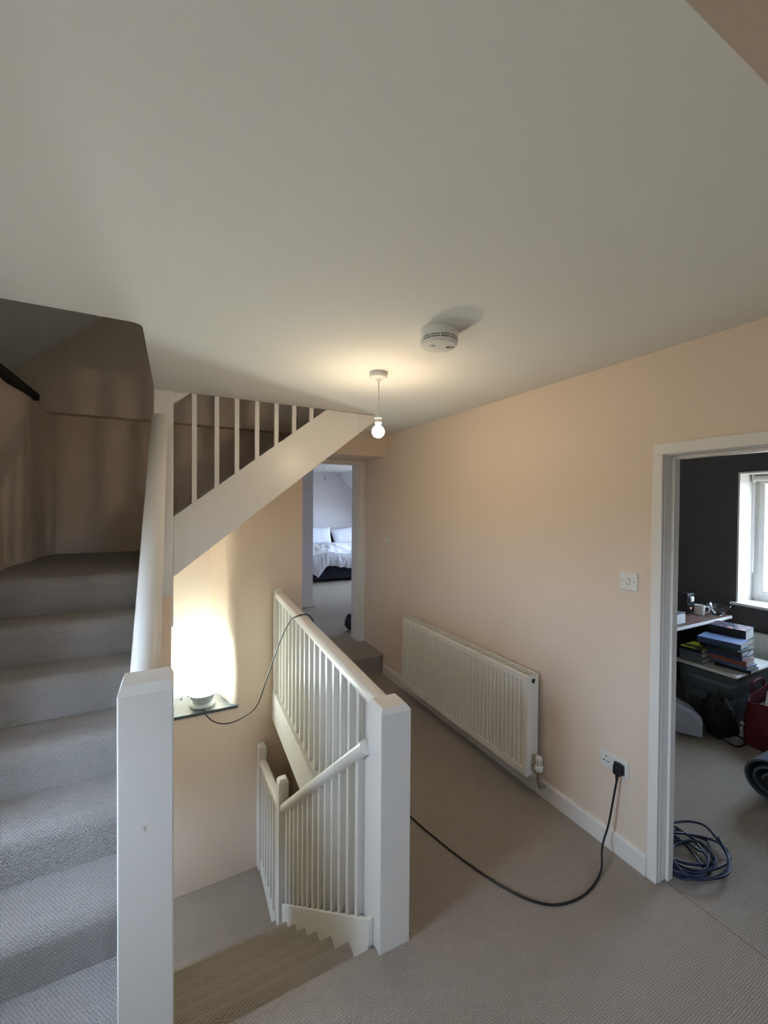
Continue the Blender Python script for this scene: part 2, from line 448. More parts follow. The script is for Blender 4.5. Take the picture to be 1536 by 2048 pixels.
# loft shell over the stair opening
m = MB(); m.prism([(-1.36, 2.47), (0.75, 4.43), (0.75, 4.6), (-1.5, 2.5)], 'y', 0.9, 4.0); struct(m.build('ceiling_loft_slope', 'ceiling_white'), 'dim sloping loft ceiling above the stairs')
m = MB(); m.prism([(0.75, 4.43), (2.6, 2.6), (2.7, 2.6), (0.75, 4.6)], 'y', 0.9, 4.0); struct(m.build('ceiling_loft_far_slope', 'ceiling_white'))
m = MB(); m.box(-1.6, 2.7, 0.85, 0.95, 2.5, 4.7); struct(m.build('wall_loft', 'peach'))
m = MB(); m.box(-1.6, -0.95, 0.9, 4.1, 2.38, 2.484); struct(m.build('trim_ledge', 'peach'))
m = MB(); m.box(-1.02, -0.885, 1.93, 3.78, 2.486, 2.535, bev=0.006)
struct(m.build('trim_gap_shade', 'shade_black'), 'black strip painted as the shadow gap on top of the left wall')  # black strip drawn for the shadow gap between wall top and roof slope
m = MB(); m.box(-0.98, -0.13, 1.905, 1.9195, CEIL + 0.004, CEIL + 0.19)
struct(m.build('trim_edge_shade', 'shade_black'), 'black strip painted as the shadowed edge of the ceiling opening')  # slab edge lies in shadow here; its shade is put in as black

# stairwell below the landing
m = MB(); m.box(0.95, 1.05, 1.2, FAR, -2.9, -0.2); struct(m.build('wall_well_right', 'peach'))
m = MB(); m.box(-1.1, -0.93, 1.1, 3.05, -2.9, -0.15); m.box(-1.1, -0.93, 3.65, 4.2, -2.9, -0.15); m.box(-1.1, -0.93, 3.05, 3.65, -2.9, -1.15); m.box(-1.1, -0.93, 3.05, 3.65, -0.45, -0.15); struct(m.build('wall_well_left', 'peach'))
m = MB(); m.box(-1.1, 1.05, 1.1, 1.2, -2.9, -0.2); struct(m.build('wall_well_near', 'peach'))
m = MB(); m.box(-0.9, 1.05, 1.1, 3.8, -2.9, -2.8); struct(m.build('floor_well', 'carpet_down'))
m = MB(); m.prism([(1.40, -2.9), (2.97, -2.9), (2.97, 1.16), (2.76, 1.02), (1.40, -0.18)], 'x', -0.10, -0.03)
struct(m.build('wall_spandrel', 'peach'), 'cream spandrel under the lower flight')

# ------------------------------------------------------------------ baseboards
m = MB(); m.prism([(0, 0), (0.016, 0), (0.016, 0.088), (0.010, 0.098), (0, 0.10)], 'x', 0.029, 2.66)
for v in m.bm.verts: pass
struct(m.build('baseboard_right', 'gloss_white', M=MR), 'white skirting board under the radiator')
m = MB(); m.box(-0.915, -0.90, 2.35, 2.50, QL - .02, QL + 0.10); struct(m.build('baseboard_left', 'gloss_white'))

# ------------------------------------------------------------------ study door frame (door_1)
fr = sroot('door_1', MR); fr['label'] = 'white painted door frame of the dark-walled room'
m = MB(); m.box(D1 - 0.03, D1, -0.125, 0.0, 0, DH, bev=0.003); m.build('jamb', 'gloss_white', fr)
m = MB(); m.box(D0, D0 + 0.03, -0.125, 0.0, 0, DH, bev=0.003); m.build('jamb', 'gloss_white', fr)
m = MB(); m.box(D0, D1, -0.125, 0.0, DH - 0.03, DH, bev=0.003); m.build('head', 'gloss_white', fr)
m = MB(); m.box(D1 - 0.045, D1 - 0.03, -0.09, -0.05, 0, DH - 0.03, bev=0.002); m.build('door_stop', 'gloss_white', fr)
m = MB(); m.box(D0 + 0.03, D1 - 0.03, -0.09, -0.05, DH - 0.045, DH - 0.03, bev=0.002); m.build('door_stop', 'gloss_white', fr)
AW = 0.052
m = MB(); m.box(D1 - 0.027, D1 + 0.018, 0, 0.018, 0, DH - 0.027, bev=0.006, seg=3); m.build('architrave', 'gloss_white', fr)
m = MB(); m.box(D0 - 0.018, D0 + 0.027, 0, 0.018, 0, DH - 0.027, bev=0.006, seg=3); m.build('architrave', 'gloss_white', fr)
m = MB(); m.box(D0 - 0.018, D1 + 0.018, 0, 0.018, DH - 0.027, DH + 0.026, bev=0.006, seg=3); m.build('architrave', 'gloss_white', fr)

# bedroom door frame (door_2)
fr = sroot('door_2'); fr['label'] = 'white door frame of the bedroom at the end of the landing'
m = MB(); m.box(1.845, 1.915, 4.235, 4.30, 0.2, 2.25, bev=0.004); m.build('architrave', 'gloss_white', fr)
m = MB(); m.box(1.825, 1.85, 4.27, 4.42, 0.2, 2.22, bev=0.003); m.build('jamb', 'gloss_white', fr)
m = MB(); m.box(1.04, 1.845, 4.235, 4.30, 2.20, 2.25, bev=0.004); m.build('architrave', 'gloss_white', fr)
m = MB(); m.box(1.04, 1.06, 4.27, 4.42, 0.2, 2.22, bev=0.003); m.build('jamb', 'gloss_white', fr)

# ------------------------------------------------------------------ bedroom shell
m = MB(); m.box(1.85, 5.1, 4.275, 4.42, 0, 2.7); m.box(0.7, 1.04, 4.275, 4.42, 0, 2.7); m.box(1.04, 1.85, 4.31, 4.42, 2.22, 2.7)
struct(m.build('wall_bedroom_near', 'bedroom_white'))
m = MB(); m.box(0.7, 5.1, 10.05, 10.2, 0, 2.8); struct(m.build('wall_bedroom_far', 'bedroom_white'), 'pale bedroom wall behind the bed')
m = MB(); m.box(0.8, 1.86, 6.05, 6.5, 0.2, 2.7); struct(m.build('wall_bedroom_return', 'bedroom_white'), 'shadowed wall return inside the bedroom')
m = MB(); m.box(0.8, 1.90, 6.03, 6.05, 0.2, 0.32, bev=0.003); m.box(1.86, 1.875, 6.0501, 6.5, 0.2, 0.32); struct(m.build('baseboard_bedroom', 'gloss_white'), 'white skirting on the bedroom wall return')
m = MB(); m.box(0.7, 0.8, 4.27, 10.2, 0, 2.8); struct(m.build('wall_bedroom_left', 'bedroom_white'))
m = MB(); m.box(4.9, 5.1, 4.27, 6.8, 0, 2.8); m.box(4.9, 5.1, 8.7, 10.2, 0, 2.8); m.box(4.9, 5.1, 6.8, 8.7, 0, 1.0); m.box(4.9, 5.1, 6.8, 8.7, 2.3, 2.8)
struct(m.build('wall_bedroom_right', 'bedroom_white'))

# ------------------------------------------------------------------ study shell
SX = 4.75
m = MB()
m.box(SX, SX + 0.45, 1.93, 2.8, 0, 2.5); m.box(SX, SX + 0.45, -1.2, 0.93, 0, 2.5); m.box(SX, SX + 0.45, 0.93, 1.93, 0, 0.83); m.box(SX, SX + 0.45, 0.93, 1.93, 2.09, 2.5)
struct(m.build('wall_study_window', 'charcoal_paint'), 'charcoal painted wall with the window')
m = MB(); m.box(2.05, 5.0, 2.66, 2.8, 0, 2.5); struct(m.build('wall_study_end', 'cream'))
m = MB(); m.box(2.05, 5.0, -1.3, -1.2, 0, 2.5); struct(m.build('wall_study_near', 'cream'))

# ------------------------------------------------------------------ windows
def window(name, label, x, y0, y1, z0, z1, side, sill_x=None, depth=0.07, mullions=1):
    """casement window in an x = const wall; side +1 when the room lies towards -x"""
    w = sroot(name); w['label'] = label
    fx0, fx1 = x, x + depth
    t = 0.06
    m = MB(); m.box(fx0, fx1, y0, y0 + t, z0, z1, bev=0.006); m.build('frame', 'gloss_white', w)
    m = MB(); m.box(fx0, fx1, y1 - t, y1, z0, z1, bev=0.006); m.build('frame', 'gloss_white', w)
    m = MB(); m.box(fx0, fx1, y0 + t, y1 - t, z0, z0 + t, bev=0.006); m.build('frame', 'gloss_white', w)
    m = MB(); m.box(fx0, fx1, y0 + t, y1 - t, z1 - t, z1, bev=0.006); m.build('frame', 'gloss_white', w)
    a, b = y0 + t, y1 - t
    n = mullions + 1
    for k in range(n):
        c0 = a + (b - a) * k / n; c1 = a + (b - a) * (k + 1) / n
        s = MB(); s.prism([(c0, z0 + t), (c1, z0 + t), (c1, z1 - t), (c0, z1 - t)], 'x', fx0 - side * 0.0 + 0.012, fx1 + 0.006)
        s.bm.free(); s.bm = bmesh.new()
        e = 0.045
        s.box(fx0 - 0.012, fx1 - 0.02, c0, c0 + e, z0 + t, z1 - t, bev=0.004); s.box(fx0 - 0.012, fx1 - 0.02, c1 - e, c1, z0 + t, z1 - t, bev=0.004)
        s.box(fx0 - 0.012, fx1 - 0.02, c0 + e, c1 - e, z0 + t, z0 + t + e, bev=0.004); s.box(fx0 - 0.012, fx1 - 0.02, c0 + e, c1 - e, z1 - t - e, z1 - t, bev=0.004)
        so = s.build('casement', 'gloss_white', w)
        p = MB(); p.box(fx0 + 0.015, fx0 + 0.019, c0 + e - .005, c1 - e + .005, z0 + t + e - .005, z1 - t - e + .005); p.build('pane', 'pane', so)
    return w
# study window with white reveals
w1 = window('window_1', 'white casement window of the dark-walled room', 5.03, 0.93, 1.93, 0.85, 2.09, 1)
m = MB(); m.box(SX + 0.001, 5.04, 1.915, 1.9295, 0.855, 2.088); m.build('reveal', 'gloss_white', w1)
m = MB(); m.box(SX + 0.001, 5.04, 0.931, 0.945, 0.855, 2.088); m.build('reveal', 'gloss_white', w1)
m = MB(); m.box(SX + 0.001, 5.04, 0.945, 1.915, 2.074, 2.0895); m.build('reveal', 'gloss_white', w1)
m = MB(); m.box(SX - 0.035, 5.04, 0.88, 1.965, 0.831, 0.855, bev=0.004); m.build('window_sill', 'gloss_white', w1)
w2 = window('window_2', 'landing window out of view left of the stairs', -1.33, WY0, WY1, WZ0, WZ1, -1)
w3 = window('window_3', 'bedroom side window out of view', 4.98, 6.8, 8.7, 1.0, 2.3, 1, mullions=1)
w4 = window('fill_window_well', 'added unseen window lighting the stairwell below the quarter landing', -1.08, 3.05, 3.65, -1.15, -0.45, -1, mullions=0)  # added out of view to brighten the lower wall and half landing
w5 = sroot('fill_window_rear')  # added behind the camera as fill daylight for posts, string and far wall
for b in [(0.5, 0.55, 1.1, 1.8), (1.15, 1.2, 1.1, 1.8), (0.55, 1.15, 1.1, 1.15), (0.55, 1.15, 1.75, 1.8)]:
    m = MB(); m.box(b[0], b[1], -2.86, -2.80, b[2], b[3], bev=0.005); m.build('frame', 'gloss_white', w5)
m = MB(); m.box(0.55, 1.15, -2.83, -2.826, 1.15, 1.75); m.build('pane', 'pane', w5)
# slate sill of the niche
m = MB(); m.prism([(-0.42, 3.735), (0.475, 3.728), (0.482, 3.745), (0.43, 3.80), (0.37, 4.10), (-0.42, 4.10)], 'z', NB - 0.001, NB + 0.026, bev=0.003)
tag(m.build('window_sill', 'slate'), 'grey slate sill in the lit plaster recess', 'window sill')

# ------------------------------------------------------------------ staircase up
UX0, UX1 = -0.91, -0.155
up = thing('staircase', 'carpeted staircase climbing on the left with white newel and handrail', 'staircase', (-0.5, 1.4, 0))
IUP = Matrix.Translation((0.5, -1.4, 0))
def ustep(yr, zt, depth, rise, nose=0.030, rad=0.045, bottom=0.02):
    p = [(yr + 0.014, zt - rise), (yr + 0.006, zt - 1.6 * rad)]
    for k in range(0, 9):
        a = PI / 2 * k / 8
        p.append((yr - 0.004 + rad - rad * math.cos(a), zt - rad + rad * math.sin(a)))
    p += [(yr + depth, zt), (yr + depth, zt - rise)]
    return p
for k in range(1, 7):
    m = MB(); m.prism(ustep(Y0 + (k - 1) * GO, k * RISE, GO + 0.02, RISE + (0.0 if k == 1 else 0.06)), 'x', UX0 - 0.02, UX1 if k > 1 else UX1, M=IUP)
    m.build('step', 'carpet_up', up, smooth=True)
m = MB(); m.prism(ustep(Y0 + 6 * GO, QL, 4.09 - (Y0 + 6 * GO), RISE + 0.06), 'x', UX0 - 0.05, -0.14, M=IUP)
m.build('quarter_landing', 'carpet_up', up, smooth=True)
# steps of the upper flight, hidden behind its closed string
G2 = 0.2426
for k in range(8, 15):
    x0 = -0.02 + (k - 8) * G2
    m = MB(); xl = x0 - 0.012 if k > 8 else -0.135; m.prism([(xl, soff(max(xl, -0.018)) + 0.022), (x0 + G2, soff(x0 + G2) + 0.022), (x0 + G2, k * RISE), (xl, k * RISE)], 'y', 3.002, 4.078, M=IUP); m.build('step', 'carpet_up', up)
# bottom newel
m = MB(); m.box(-0.154, -0.008, 1.385, 1.515, -0.02, 1.185, bev=0.004, M=IUP)
nw = m.build('newel_post', 'gloss_white', up)
m = MB()
t = bmesh.new(); bmesh.ops.create_cube(t, size=1.0)
for v in t.verts:
    top = v.co.z > 0; ins = 0.010 if top else 0
    v.co = Vector(((-0.154 + ins) if v.co.x < 0 else (-0.008 - ins), (1.385 + ins) if v.co.y < 0 else (1.515 - ins), 1.209 if top else 1.184))
m._join(t, IUP); m.build('newel_cap', 'gloss_white', nw)
m = MB(); m.lathe([(0.0, 0), (0.011, 0), (0.011, 0.0015), (0, 0.0015)], (0, 0, 0), 16, M=IUP @ Matrix.Translation((-0.095, 1.385, 0.78)) @ Matrix.Rotation(PI / 2, 4, 'X')); m.build('filled_plug', 'gloss_white', nw)
# upper newel reaching the ceiling
m = MB(); m.box(-0.130, -0.019, 2.962, 3.07, 0.95, 2.75, bev=0.004, M=IUP); m.build('newel_post', 'gloss_white', up)
# sloping handrail of the first flight, moulded
SL = RISE / GO
def rail_z(y): return 2.27 + SL * (y - 2.96) * 0.995
prof = [(-0.043, -0.03), (-0.046, 0.0), (-0.040, 0.022), (-0.022, 0.036), (0, 0.04), (0.022, 0.036), (0.040, 0.022), (0.046, 0.0), (0.043, -0.03), (0.03, -0.04), (-0.03, -0.04)]
m = MB(); t = bmesh.new(); ra = []
for y in (1.50, 2.975):
    ra.append([t.verts.new((-0.0975 + p[0], y, rail_z(y) + p[1] * 1.25)) for p in prof])
n = len(prof)
t.faces.new(ra[0]); t.faces.new(ra[1][::-1])
for i in range(n): t.faces.new((ra[0][i], ra[0][(i + 1) % n], ra[1][(i + 1) % n], ra[1][i]))
bmesh.ops.recalc_face_normals(t, faces=t.faces); m._join(t, IUP)
m.build('handrail', 'gloss_white', up, smooth=True)
# string and balusters of the first flight
def str1(y): return SL * (y - Y0)
m = MB(); m.prism([(1.50, str1(1.50) - 0.12), (1.50, str1(1.50) + 0.22), (2.97, str1(2.97) + 0.22), (2.97, str1(2.97) - 0.12)], 'x', -0.135, -0.10, M=IUP); m.build('string_board', 'gloss_white', up)
for k in range(13):
    y = 1.60 + k * 0.108
    m = MB(); m.box(-0.112, -0.084, y - .014, y + .014, str1(y) + 0.20, rail_z(y) - 0.03, M=IUP); m.build('baluster', 'gloss_white', up)
# string board of the upper flight
def topz(x): return 1.665 + 0.783 * (x + 0.018)
XE = -0.018 + (CEIL - 1.665) / 0.783
m = MB(); m.prism([(-0.0185, 1.275), (1.273, soff(1.273)), (1.273, CEIL - 0.001), (XE, CEIL - 0.001), (-0.0185, 1.665)], 'y', 2.962, 2.998, M=IUP); m.build('string_board', 'gloss_white', up)
m = MB(); m.prism([(1.2755, soff(1.2755)), (1.46, soff(1.46)), (1.46, CEIL - 0.001), (1.2755, CEIL - 0.001)], 'y', 2.964, 2.998, M=IUP); m.build('string_board', 'gloss_white', up)
m = MB(); m.prism([(-0.02, 1.50), (1.46, 2.75), (1.46, 2.825), (-0.02, 1.665)], 'y', 4.06, 4.079, M=IUP); m.build('wall_string', 'gloss_white', up)
m = MB(); m.prism([(-0.14, soff(-.018) - 0.005), (0.0, soff(0) + .004), (1.46, soff(1.46) + .004), (1.46, soff(1.46) + 0.02), (-0.14, soff(-.018) + 0.015)], 'y', 2.999, 4.12, M=IUP); m.build('soffit', 'peach', up)
for x in (0.104, 0.2415, 0.370, 0.5045, 0.6385, 0.767, 0.8965):
    m = MB(); m.box(x - 0.0145, x + 0.0145, 2.966, 2.995, topz(x) - 0.03, topz(x) + 0.78, M=IUP); m.build('baluster', 'gloss_white', up)
m = MB(); m.prism([(-0.02, 2.395), (-0.02, 2.445), (1.3, 2.445 + 1.32 * 0.783), (1.3, 2.395 + 1.32 * 0.783)], 'y', 2.965, 3.03, M=IUP); m.build('handrail', 'gloss_white', up)
m = MB(); m.box(-0.019, 0.015, 2.972, 3.02, 2.43, 2.469, M=IUP); m.build('rail_bracket', 'gloss_white', up)

# ------------------------------------------------------------------ staircase down
dn = thing('staircase', 'carpeted staircase descending into the well beside the white panelled balusters', 'staircase', (0.35, 1.445, 0))
IDN = Matrix.Translation((-0.35, -1.445, 0))
def dstep(yn, zt, depth, rise, rad=0.032):
    p = [(yn - depth, zt - rise), (yn - depth, zt - (0.012 if zt < 0 else 0)), (yn - depth * 0.55, zt - (0.008 if zt < 0 else 0))]
    for k in range(0, 9):
        a = PI / 2 - PI * k / 8
        p.append((yn - rad + rad * math.cos(a), zt - rad + rad * math.sin(a)))
    p += [(yn - rad + 0.006, zt - 2 * rad), (yn - rad + 0.004, zt - rise)]
    return p
for k in range(0, 8):
    m = MB(); m.prism(dstep(DY + DG * k, -DR * k, DG + (0.02 if k else -0.032), DR + 0.02), 'x', -0.028, 0.6785 if k else 0.6995, M=IDN)
    m.build('step', 'carpet_down', dn, smooth=True)
NS = DR / DG
def nose(y): return -NS * (y - DY)
# newel at the foot of the guard and half newel on the wall
def post(name, x0, x1, y0, y1, z0, z1, parent, M, cap=0.022, mname='gloss_white'):
    m = MB(); m.box(x0, x1, y0, y1, z0, z1 - cap, bev=0.003, M=M); p = m.build(name, mname, parent)
    t = bmesh.new(); bmesh.ops.create_cube(t, size=1.0)
    for v in t.verts:
        top = v.co.z > 0; ins = 0.014 if top else 0
        v.co = Vector(((x0 + ins) if v.co.x < 0 else (x1 - ins), (y0 + ins) if v.co.y < 0 else (y1 - ins), z1 if top else z1 - cap - .001))
    m = MB(); m._join(t, M); m.build('newel_cap', mname, p)
    return p
post('newel_post', 0.655, 0.728, 2.925, 3.0, -1.45, -0.245, dn, IDN)
post('newel_post', 0.645, 0.716, 3.675, 3.749, -1.5, -0.385, dn, IDN)
def drail(y): return 0.775 - 0.848 * (y - 1.485)
m = MB(); m.tube([(0.697, 1.512, drail(1.512)), (0.692, 2.935, drail(2.935))], 0.030, 20)
for v in m.bm.verts: v.co = IDN @ v.co
m.build('handrail', 'gloss_white', dn, smooth=True)
m = MB(); m.prism([(1.448, nose(1.448) + 0.10), (2.95, nose(2.95) + 0.10), (2.95, nose(2.95) - 0.22), (1.448, nose(1.448) - 0.22)], 'x', 0.679, 0.7015, bev=0.003, M=IDN); m.build('string_board', 'gloss_white', dn)
m = MB(); m.prism([(1.516, nose(1.516) + 0.06), (2.925, nose(2.925) + 0.06), (2.925, drail(2.925)), (1.516, drail(1.516))], 'x', 0.7165, 0.7225, M=IDN); m.build('backing_panel', 'gloss_white', dn)
for k in range(13):
    y = 1.585 + k * 0.1035
    m = MB(); m.box(0.684, 0.7155, y - .014, y + .014, nose(y) + 0.09, drail(y) - 0.01, M=IDN); m.build('baluster', 'gloss_white', dn)
def grail(y): return -0.47 - 0.06 * (y - 3.0) / 0.66
m = MB(); m.prism([(3.0, grail(3) - .03), (3.0, grail(3) + .025), (3.676, grail(3.676) + .025), (3.676, grail(3.676) - .03)], 'x', 0.655, 0.712, bev=0.012, seg=3, M=IDN); m.build('guard_rail', 'gloss_white', dn, smooth=True)
m = MB(); m.box(0.695, 0.701, 2.99, 3.676, -1.5, -0.5, M=IDN); m.build('backing_panel', 'gloss_white', dn)
m = MB(); m.box(0.662, 0.70, 2.99, 3.676, -1.52, -1.40, bev=0.004, M=IDN); m.build('string_board', 'scuffed_white', dn)
for k in range(6):
    y = 3.08 + k * 0.104
    m = MB(); m.box(0.666, 0.694, y - .013, y + .013, -1.41, grail(y), M=IDN); m.build('baluster', 'gloss_white', dn)

# ------------------------------------------------------------------ landing balustrade
bal = thing('balustrade', 'white landing balustrade with square newel along the stairwell', 'balustrade', (0.766, 1.45, 0), -0.0235)
IB = Matrix.Translation((-0.766, -1.45, 0))
post('newel_post', 0.702, 0.834, 1.387, 1.515, -0.02, 0.953, bal, IB, cap=0.018)
post('newel_post', 0.728, 0.800, 3.675, 3.749, -0.19, 0.985, bal, IB, cap=0.014)
m = MB(); t = bmesh.new(); ra = []
prof = [(-0.034, -0.028), (-0.036, 0.004), (-0.028, 0.02), (-0.014, 0.026), (0.014, 0.026), (0.028, 0.02), (0.036, 0.004), (0.034, -0.028), (0.02, -0.034), (-0.02, -0.034)]
for y, z in ((1.51, 0.918), (3.68, 0.948)):
    ra.append([t.verts.new((0.766 + p[0], y, z + p[1])) for p in prof])
n = len(prof); t.faces.new(ra[0]); t.faces.new(ra[1][::-1])
for i in range(n): t.faces.new((ra[0][i], ra[0][(i + 1) % n], ra[1][(i + 1) % n], ra[1][i]))
bmesh.ops.recalc_face_normals(t, faces=t.faces); m._join(t, IB); m.build('handrail', 'gloss_white', bal, smooth=True)
m = MB(); m.box(0.735, 0.80, 1.515, 3.68, 0.0, 0.065, bev=0.004, M=IB); m.build('base_rail', 'gloss_white', bal)
m = MB(); m.box(0.722, 0.7395, 1.515, 3.749, -0.205, 0.068, bev=0.003, M=IB); m.build('fascia_board', 'scuffed_white', bal)
m = MB(); m.box(0.782, 0.788, 1.515, 3.68, 0.065, 0.90, M=IB); m.build('backing_panel', 'gloss_white', bal)
for k in range(17):
    y = 1.625 + k * 0.1225
    m = MB(); m.box(0.752, 0.780, y - .014, y + .014, 0.06, 0.90, M=IB); m.build('baluster', 'gloss_white', bal)

# ------------------------------------------------------------------ ceiling pendant with bare bulb
pd = thing('pendant_lamp', 'lit bare bulb hanging on a short flex from a white ceiling rose', 'lamp', (0.981, 2.006, CEIL))
m = MB(); m.lathe([(0, 0), (0.049, 0), (0.050, -0.006), (0.047, -0.026), (0.040, -0.033), (0.016, -0.038), (0.008, -0.050), (0, -0.05)][::-1], (0, 0, 0), 36); m.build('ceiling_rose', 'plastic_white', pd, smooth=True)
m = MB(); m.tube([(0, 0, -0.045), (0.001, 0, -0.13), (0, 0, -0.225)], 0.0035, 10); m.build('flex', 'plastic_white', pd, smooth=True)
m = MB(); m.lathe([(0, -0.215), (0.010, -0.215), (0.016, -0.228), (0.018, -0.245), (0.020, -0.246), (0.020, -0.25), (0.0175, -0.251), (0.0175, -0.268), (0.019, -0.27), (0.019, -0.274), (0.017, -0.275), (0.016, -0.288), (0, -0.288)][::-1], (0, 0, 0), 28); m.build('lampholder', 'plastic_white', pd, smooth=True)
m = MB(); pr_ = [(0.0, -0.345 - 0.0)]
pr_ = [(0.034 * math.sin(a), -0.322 - 0.034 * math.cos(a)) for a in [PI * k / 14 * 0.86 for k in range(15)]] + [(0.0135, -0.289), (0.0, -0.289)]
m.lathe(pr_, (0, 0, 0), 28); m.build('bulb', 'bulb_glow', pd, smooth=True)

# ------------------------------------------------------------------ smoke alarm
sa = thing('smoke_alarm', 'round white smoke alarm on the landing ceiling', 'smoke alarm', (0.972, 1.418, CEIL))
m = MB(); m.lathe([(0, -0.0), (0.080, 0), (0.080, -0.010), (0.077, -0.014), (0.077, -0.036), (0.0735, -0.037), (0, -0.037)], (0, 0, 0), 48); m.build('mounting_base', 'plastic_white', sa, smooth=True)
m = MB(); m.lathe([(0, -0.037), (0.071, -0.037), (0.071, -0.050), (0, -0.05)], (0, 0, 0), 48); m.build('vent_core', 'slot_black', sa)
m = MB(); m.lathe([(0.0705, -0.0415), (0.0775, -0.0415), (0.0775, -0.0455), (0.0705, -0.0455), (0.0705, -0.0415)], (0, 0, 0), 48, cap=False); m.build('vent_ring', 'plastic_white', sa)
m = MB(); m.lathe([(0, -0.05), (0.0765, -0.05), (0.0765, -0.055), (0.070, -0.064), (0.05, -0.069), (0, -0.071)], (0, 0, 0), 48); m.build('cover', 'plastic_white', sa, smooth=True)
for k in range(12):
    a = 2 * PI * k / 12
    m = MB(); m.box(-0.002, 0.002, 0.0715, 0.0772, -0.051, -0.036, M=Matrix.Rotation(a, 4, 'Z')); m.build('vent_rib', 'plastic_white', sa)
m = MB(); m.lathe([(0, 0), (0.011, 0), (0.013, 0.002), (0, 0.002)], (-0.035, 0.0, -0.0725), 20); m.build('test_button', 'plastic_white', sa, smooth=True)
for k in range(5):
    m = MB(); m.box(0.020 + k * 0.007, 0.0235 + k * 0.007, -0.035, -0.010 - 0.004 * abs(k - 2), -0.0712 + 0.0006 * k, -0.067, bev=0.0008); m.build('sounder_slot', 'slot_black', sa)

# ------------------------------------------------------------------ globe work lamp on the sill
SZ = NB + 0.026
gl = thing('globe_lamp', 'glowing white globe work lamp standing on the slate sill', 'lamp', (0.205, 3.875, SZ))
m = MB(); m.lathe([(0, 0), (0.098, 0), (0.104, 0.006), (0.100, 0.016), (0.088, 0.022), (0.078, 0.03), (0.09, 0.06), (0.105, 0.085), (0.114, 0.105), (0.118, 0.112), (0.112, 0.114), (0, 0.114)], (0, 0, 0), 40); m.build('bowl_base', 'grey_rubber', gl, smooth=True)
m = MB(); m.lathe([(0, 0.112)] + [(0.112 * math.cos(a), 0.118 + 0.128 * math.sin(a)) for a in [PI / 2 * k / 12 for k in range(12)]] + [(0, 0.246)], (0, 0, 0), 40); m.build('globe', 'globe_glow', gl, smooth=True)
for a in (PI * 1.02, PI * 0.02, PI * 0.5):
    Mx = Matrix.Rotation(a, 4, 'Z')
    m = MB(); t0 = [(0.108, 0, 0.108), (0.128, 0, 0.118), (0.150, 0, 0.108), (0.166, 0, 0.088), (0.174, 0, 0.078)]
    m.tube(bez(t0, 5), [0.020, 0.020, 0.019, 0.018, 0.018, 0.018, 0.017, 0.017, 0.016, 0.016, 0.015, 0.015, 0.014, 0.013, 0.013, 0.012, 0.011, 0.010, 0.009, 0.008, 0.006][:21], 8)
    for v in m.bm.verts:
        v.co.z = 0.10 + (v.co.z - 0.10) * 1.0; v.co = Mx @ v.co
    m.build('clip', 'grey_rubber', gl, smooth=True)
m = MB(); m.tube(bez([(0.142, 0.02, 0.11), (0.158, 0.03, 0.14), (0.176, 0.01, 0.135), (0.178, -0.02, 0.11), (0.160, -0.02, 0.085)], 5), 0.005, 8); m.build('wire_hook', 'chrome', gl, smooth=True)

# ------------------------------------------------------------------ radiator (right wall frame)
def onwall(name, label, cat, s, t, z, group=None): return thing(name, label, cat, M=MR @ Matrix.Translation((s, t, z)), group=group)
RL, RH = 1.44, 0.605
rad = onwall('radiator', 'long white panel radiator on the peach landing wall', 'radiator', 0.655, 0.0, 0.135)
m = MB()
# pressed front panel with vertical flutes
nfl = 40
y_f = 0.122
m = MB(); t = bmesh.new()
pts = [(0.0, y_f - 0.008), (0.004, y_f), (0.022, y_f)]
pitch = (RL - 0.044) / nfl
for k in range(nfl):
    s0 = 0.022 + k * pitch
    pts += [(s0 + pitch * 0.36, y_f), (s0 + pitch * 0.50, y_f - 0.011), (s0 + pitch * 0.80, y_f - 0.011), (s0 + pitch * 0.94, y_f)]
pts += [(RL - 0.022, y_f), (RL - 0.004, y_f), (RL, y_f - 0.008)]
zs = [0.0, 0.004, 0.040, 0.052, RH - 0.052, RH - 0.040, RH - 0.004, RH]
rows = []
for z in zs:
    flute = 0.052 - 1e-6 <= z <= RH - 0.052 + 1e-6
    row = []
    for (s_, y_) in pts:
        yy = y_ if flute or s_ < 0.003 or s_ > RL - 0.003 else y_f
        if z in (0.0, RH): yy = min(yy, y_f - 0.006)
        row.append(t.verts.new((s_, yy, z)))
    rows.append(row)
for a, b in zip(rows, rows[1:]):
    for i in range(len(a) - 1): t.faces.new((a[i], a[i + 1], b[i + 1], b[i]))
bmesh.ops.recalc_face_normals(t, faces=t.faces)
bmesh.ops.solidify(t, geom=list(t.faces), thickness=-0.0015)
m._join(t, None); m.build('front_panel', 'radiator_white', rad)
m = MB(); m.box(0.004, RL - 0.004, 0.032, 0.044, 0.0, RH - 0.008, bev=0.004); m.build('rear_panel', 'radiator_white', rad)
m = MB(); m.box(-0.002, 0.0005, 0.030, 0.119, 0.006, RH, bev=0.0005); m.build('side_panel', 'radiator_white', rad)
m = MB(); m.box(RL - 0.0005, RL + 0.002, 0.030, 0.119, 0.006, RH, bev=0.0005); m.build('side_panel', 'radiator_white', rad)
m = MB(); m.box(0.0, RL, 0.030, 0.036, RH - 0.012, RH); m.box(0.0, RL, 0.110, 0.1165, RH - 0.012, RH); m.build('top_grille_frame', 'radiator_white', rad)
for k in range(58):
    s0 = 0.012 + k * (RL - 0.03) / 57
    m = MB(); m.box(s0, s0 + 0.010, 0.034, 0.112, RH - 0.006, RH - 0.003); m.build('grille_bar', 'radiator_white', rad)
m = MB(); m.lathe([(0, 0), (0.013, 0), (0.013, 0.006), (0.009, 0.008), (0.009, 0.014), (0, 0.014)], (0, 0, 0), 18, M=Matrix.Translation((-0.002, 0.075, RH - 0.035)) @ Matrix.Rotation(-PI / 2, 4, 'Y')); bp_ = m.build('bleed_plug', 'slot_black', rad, smooth=True)
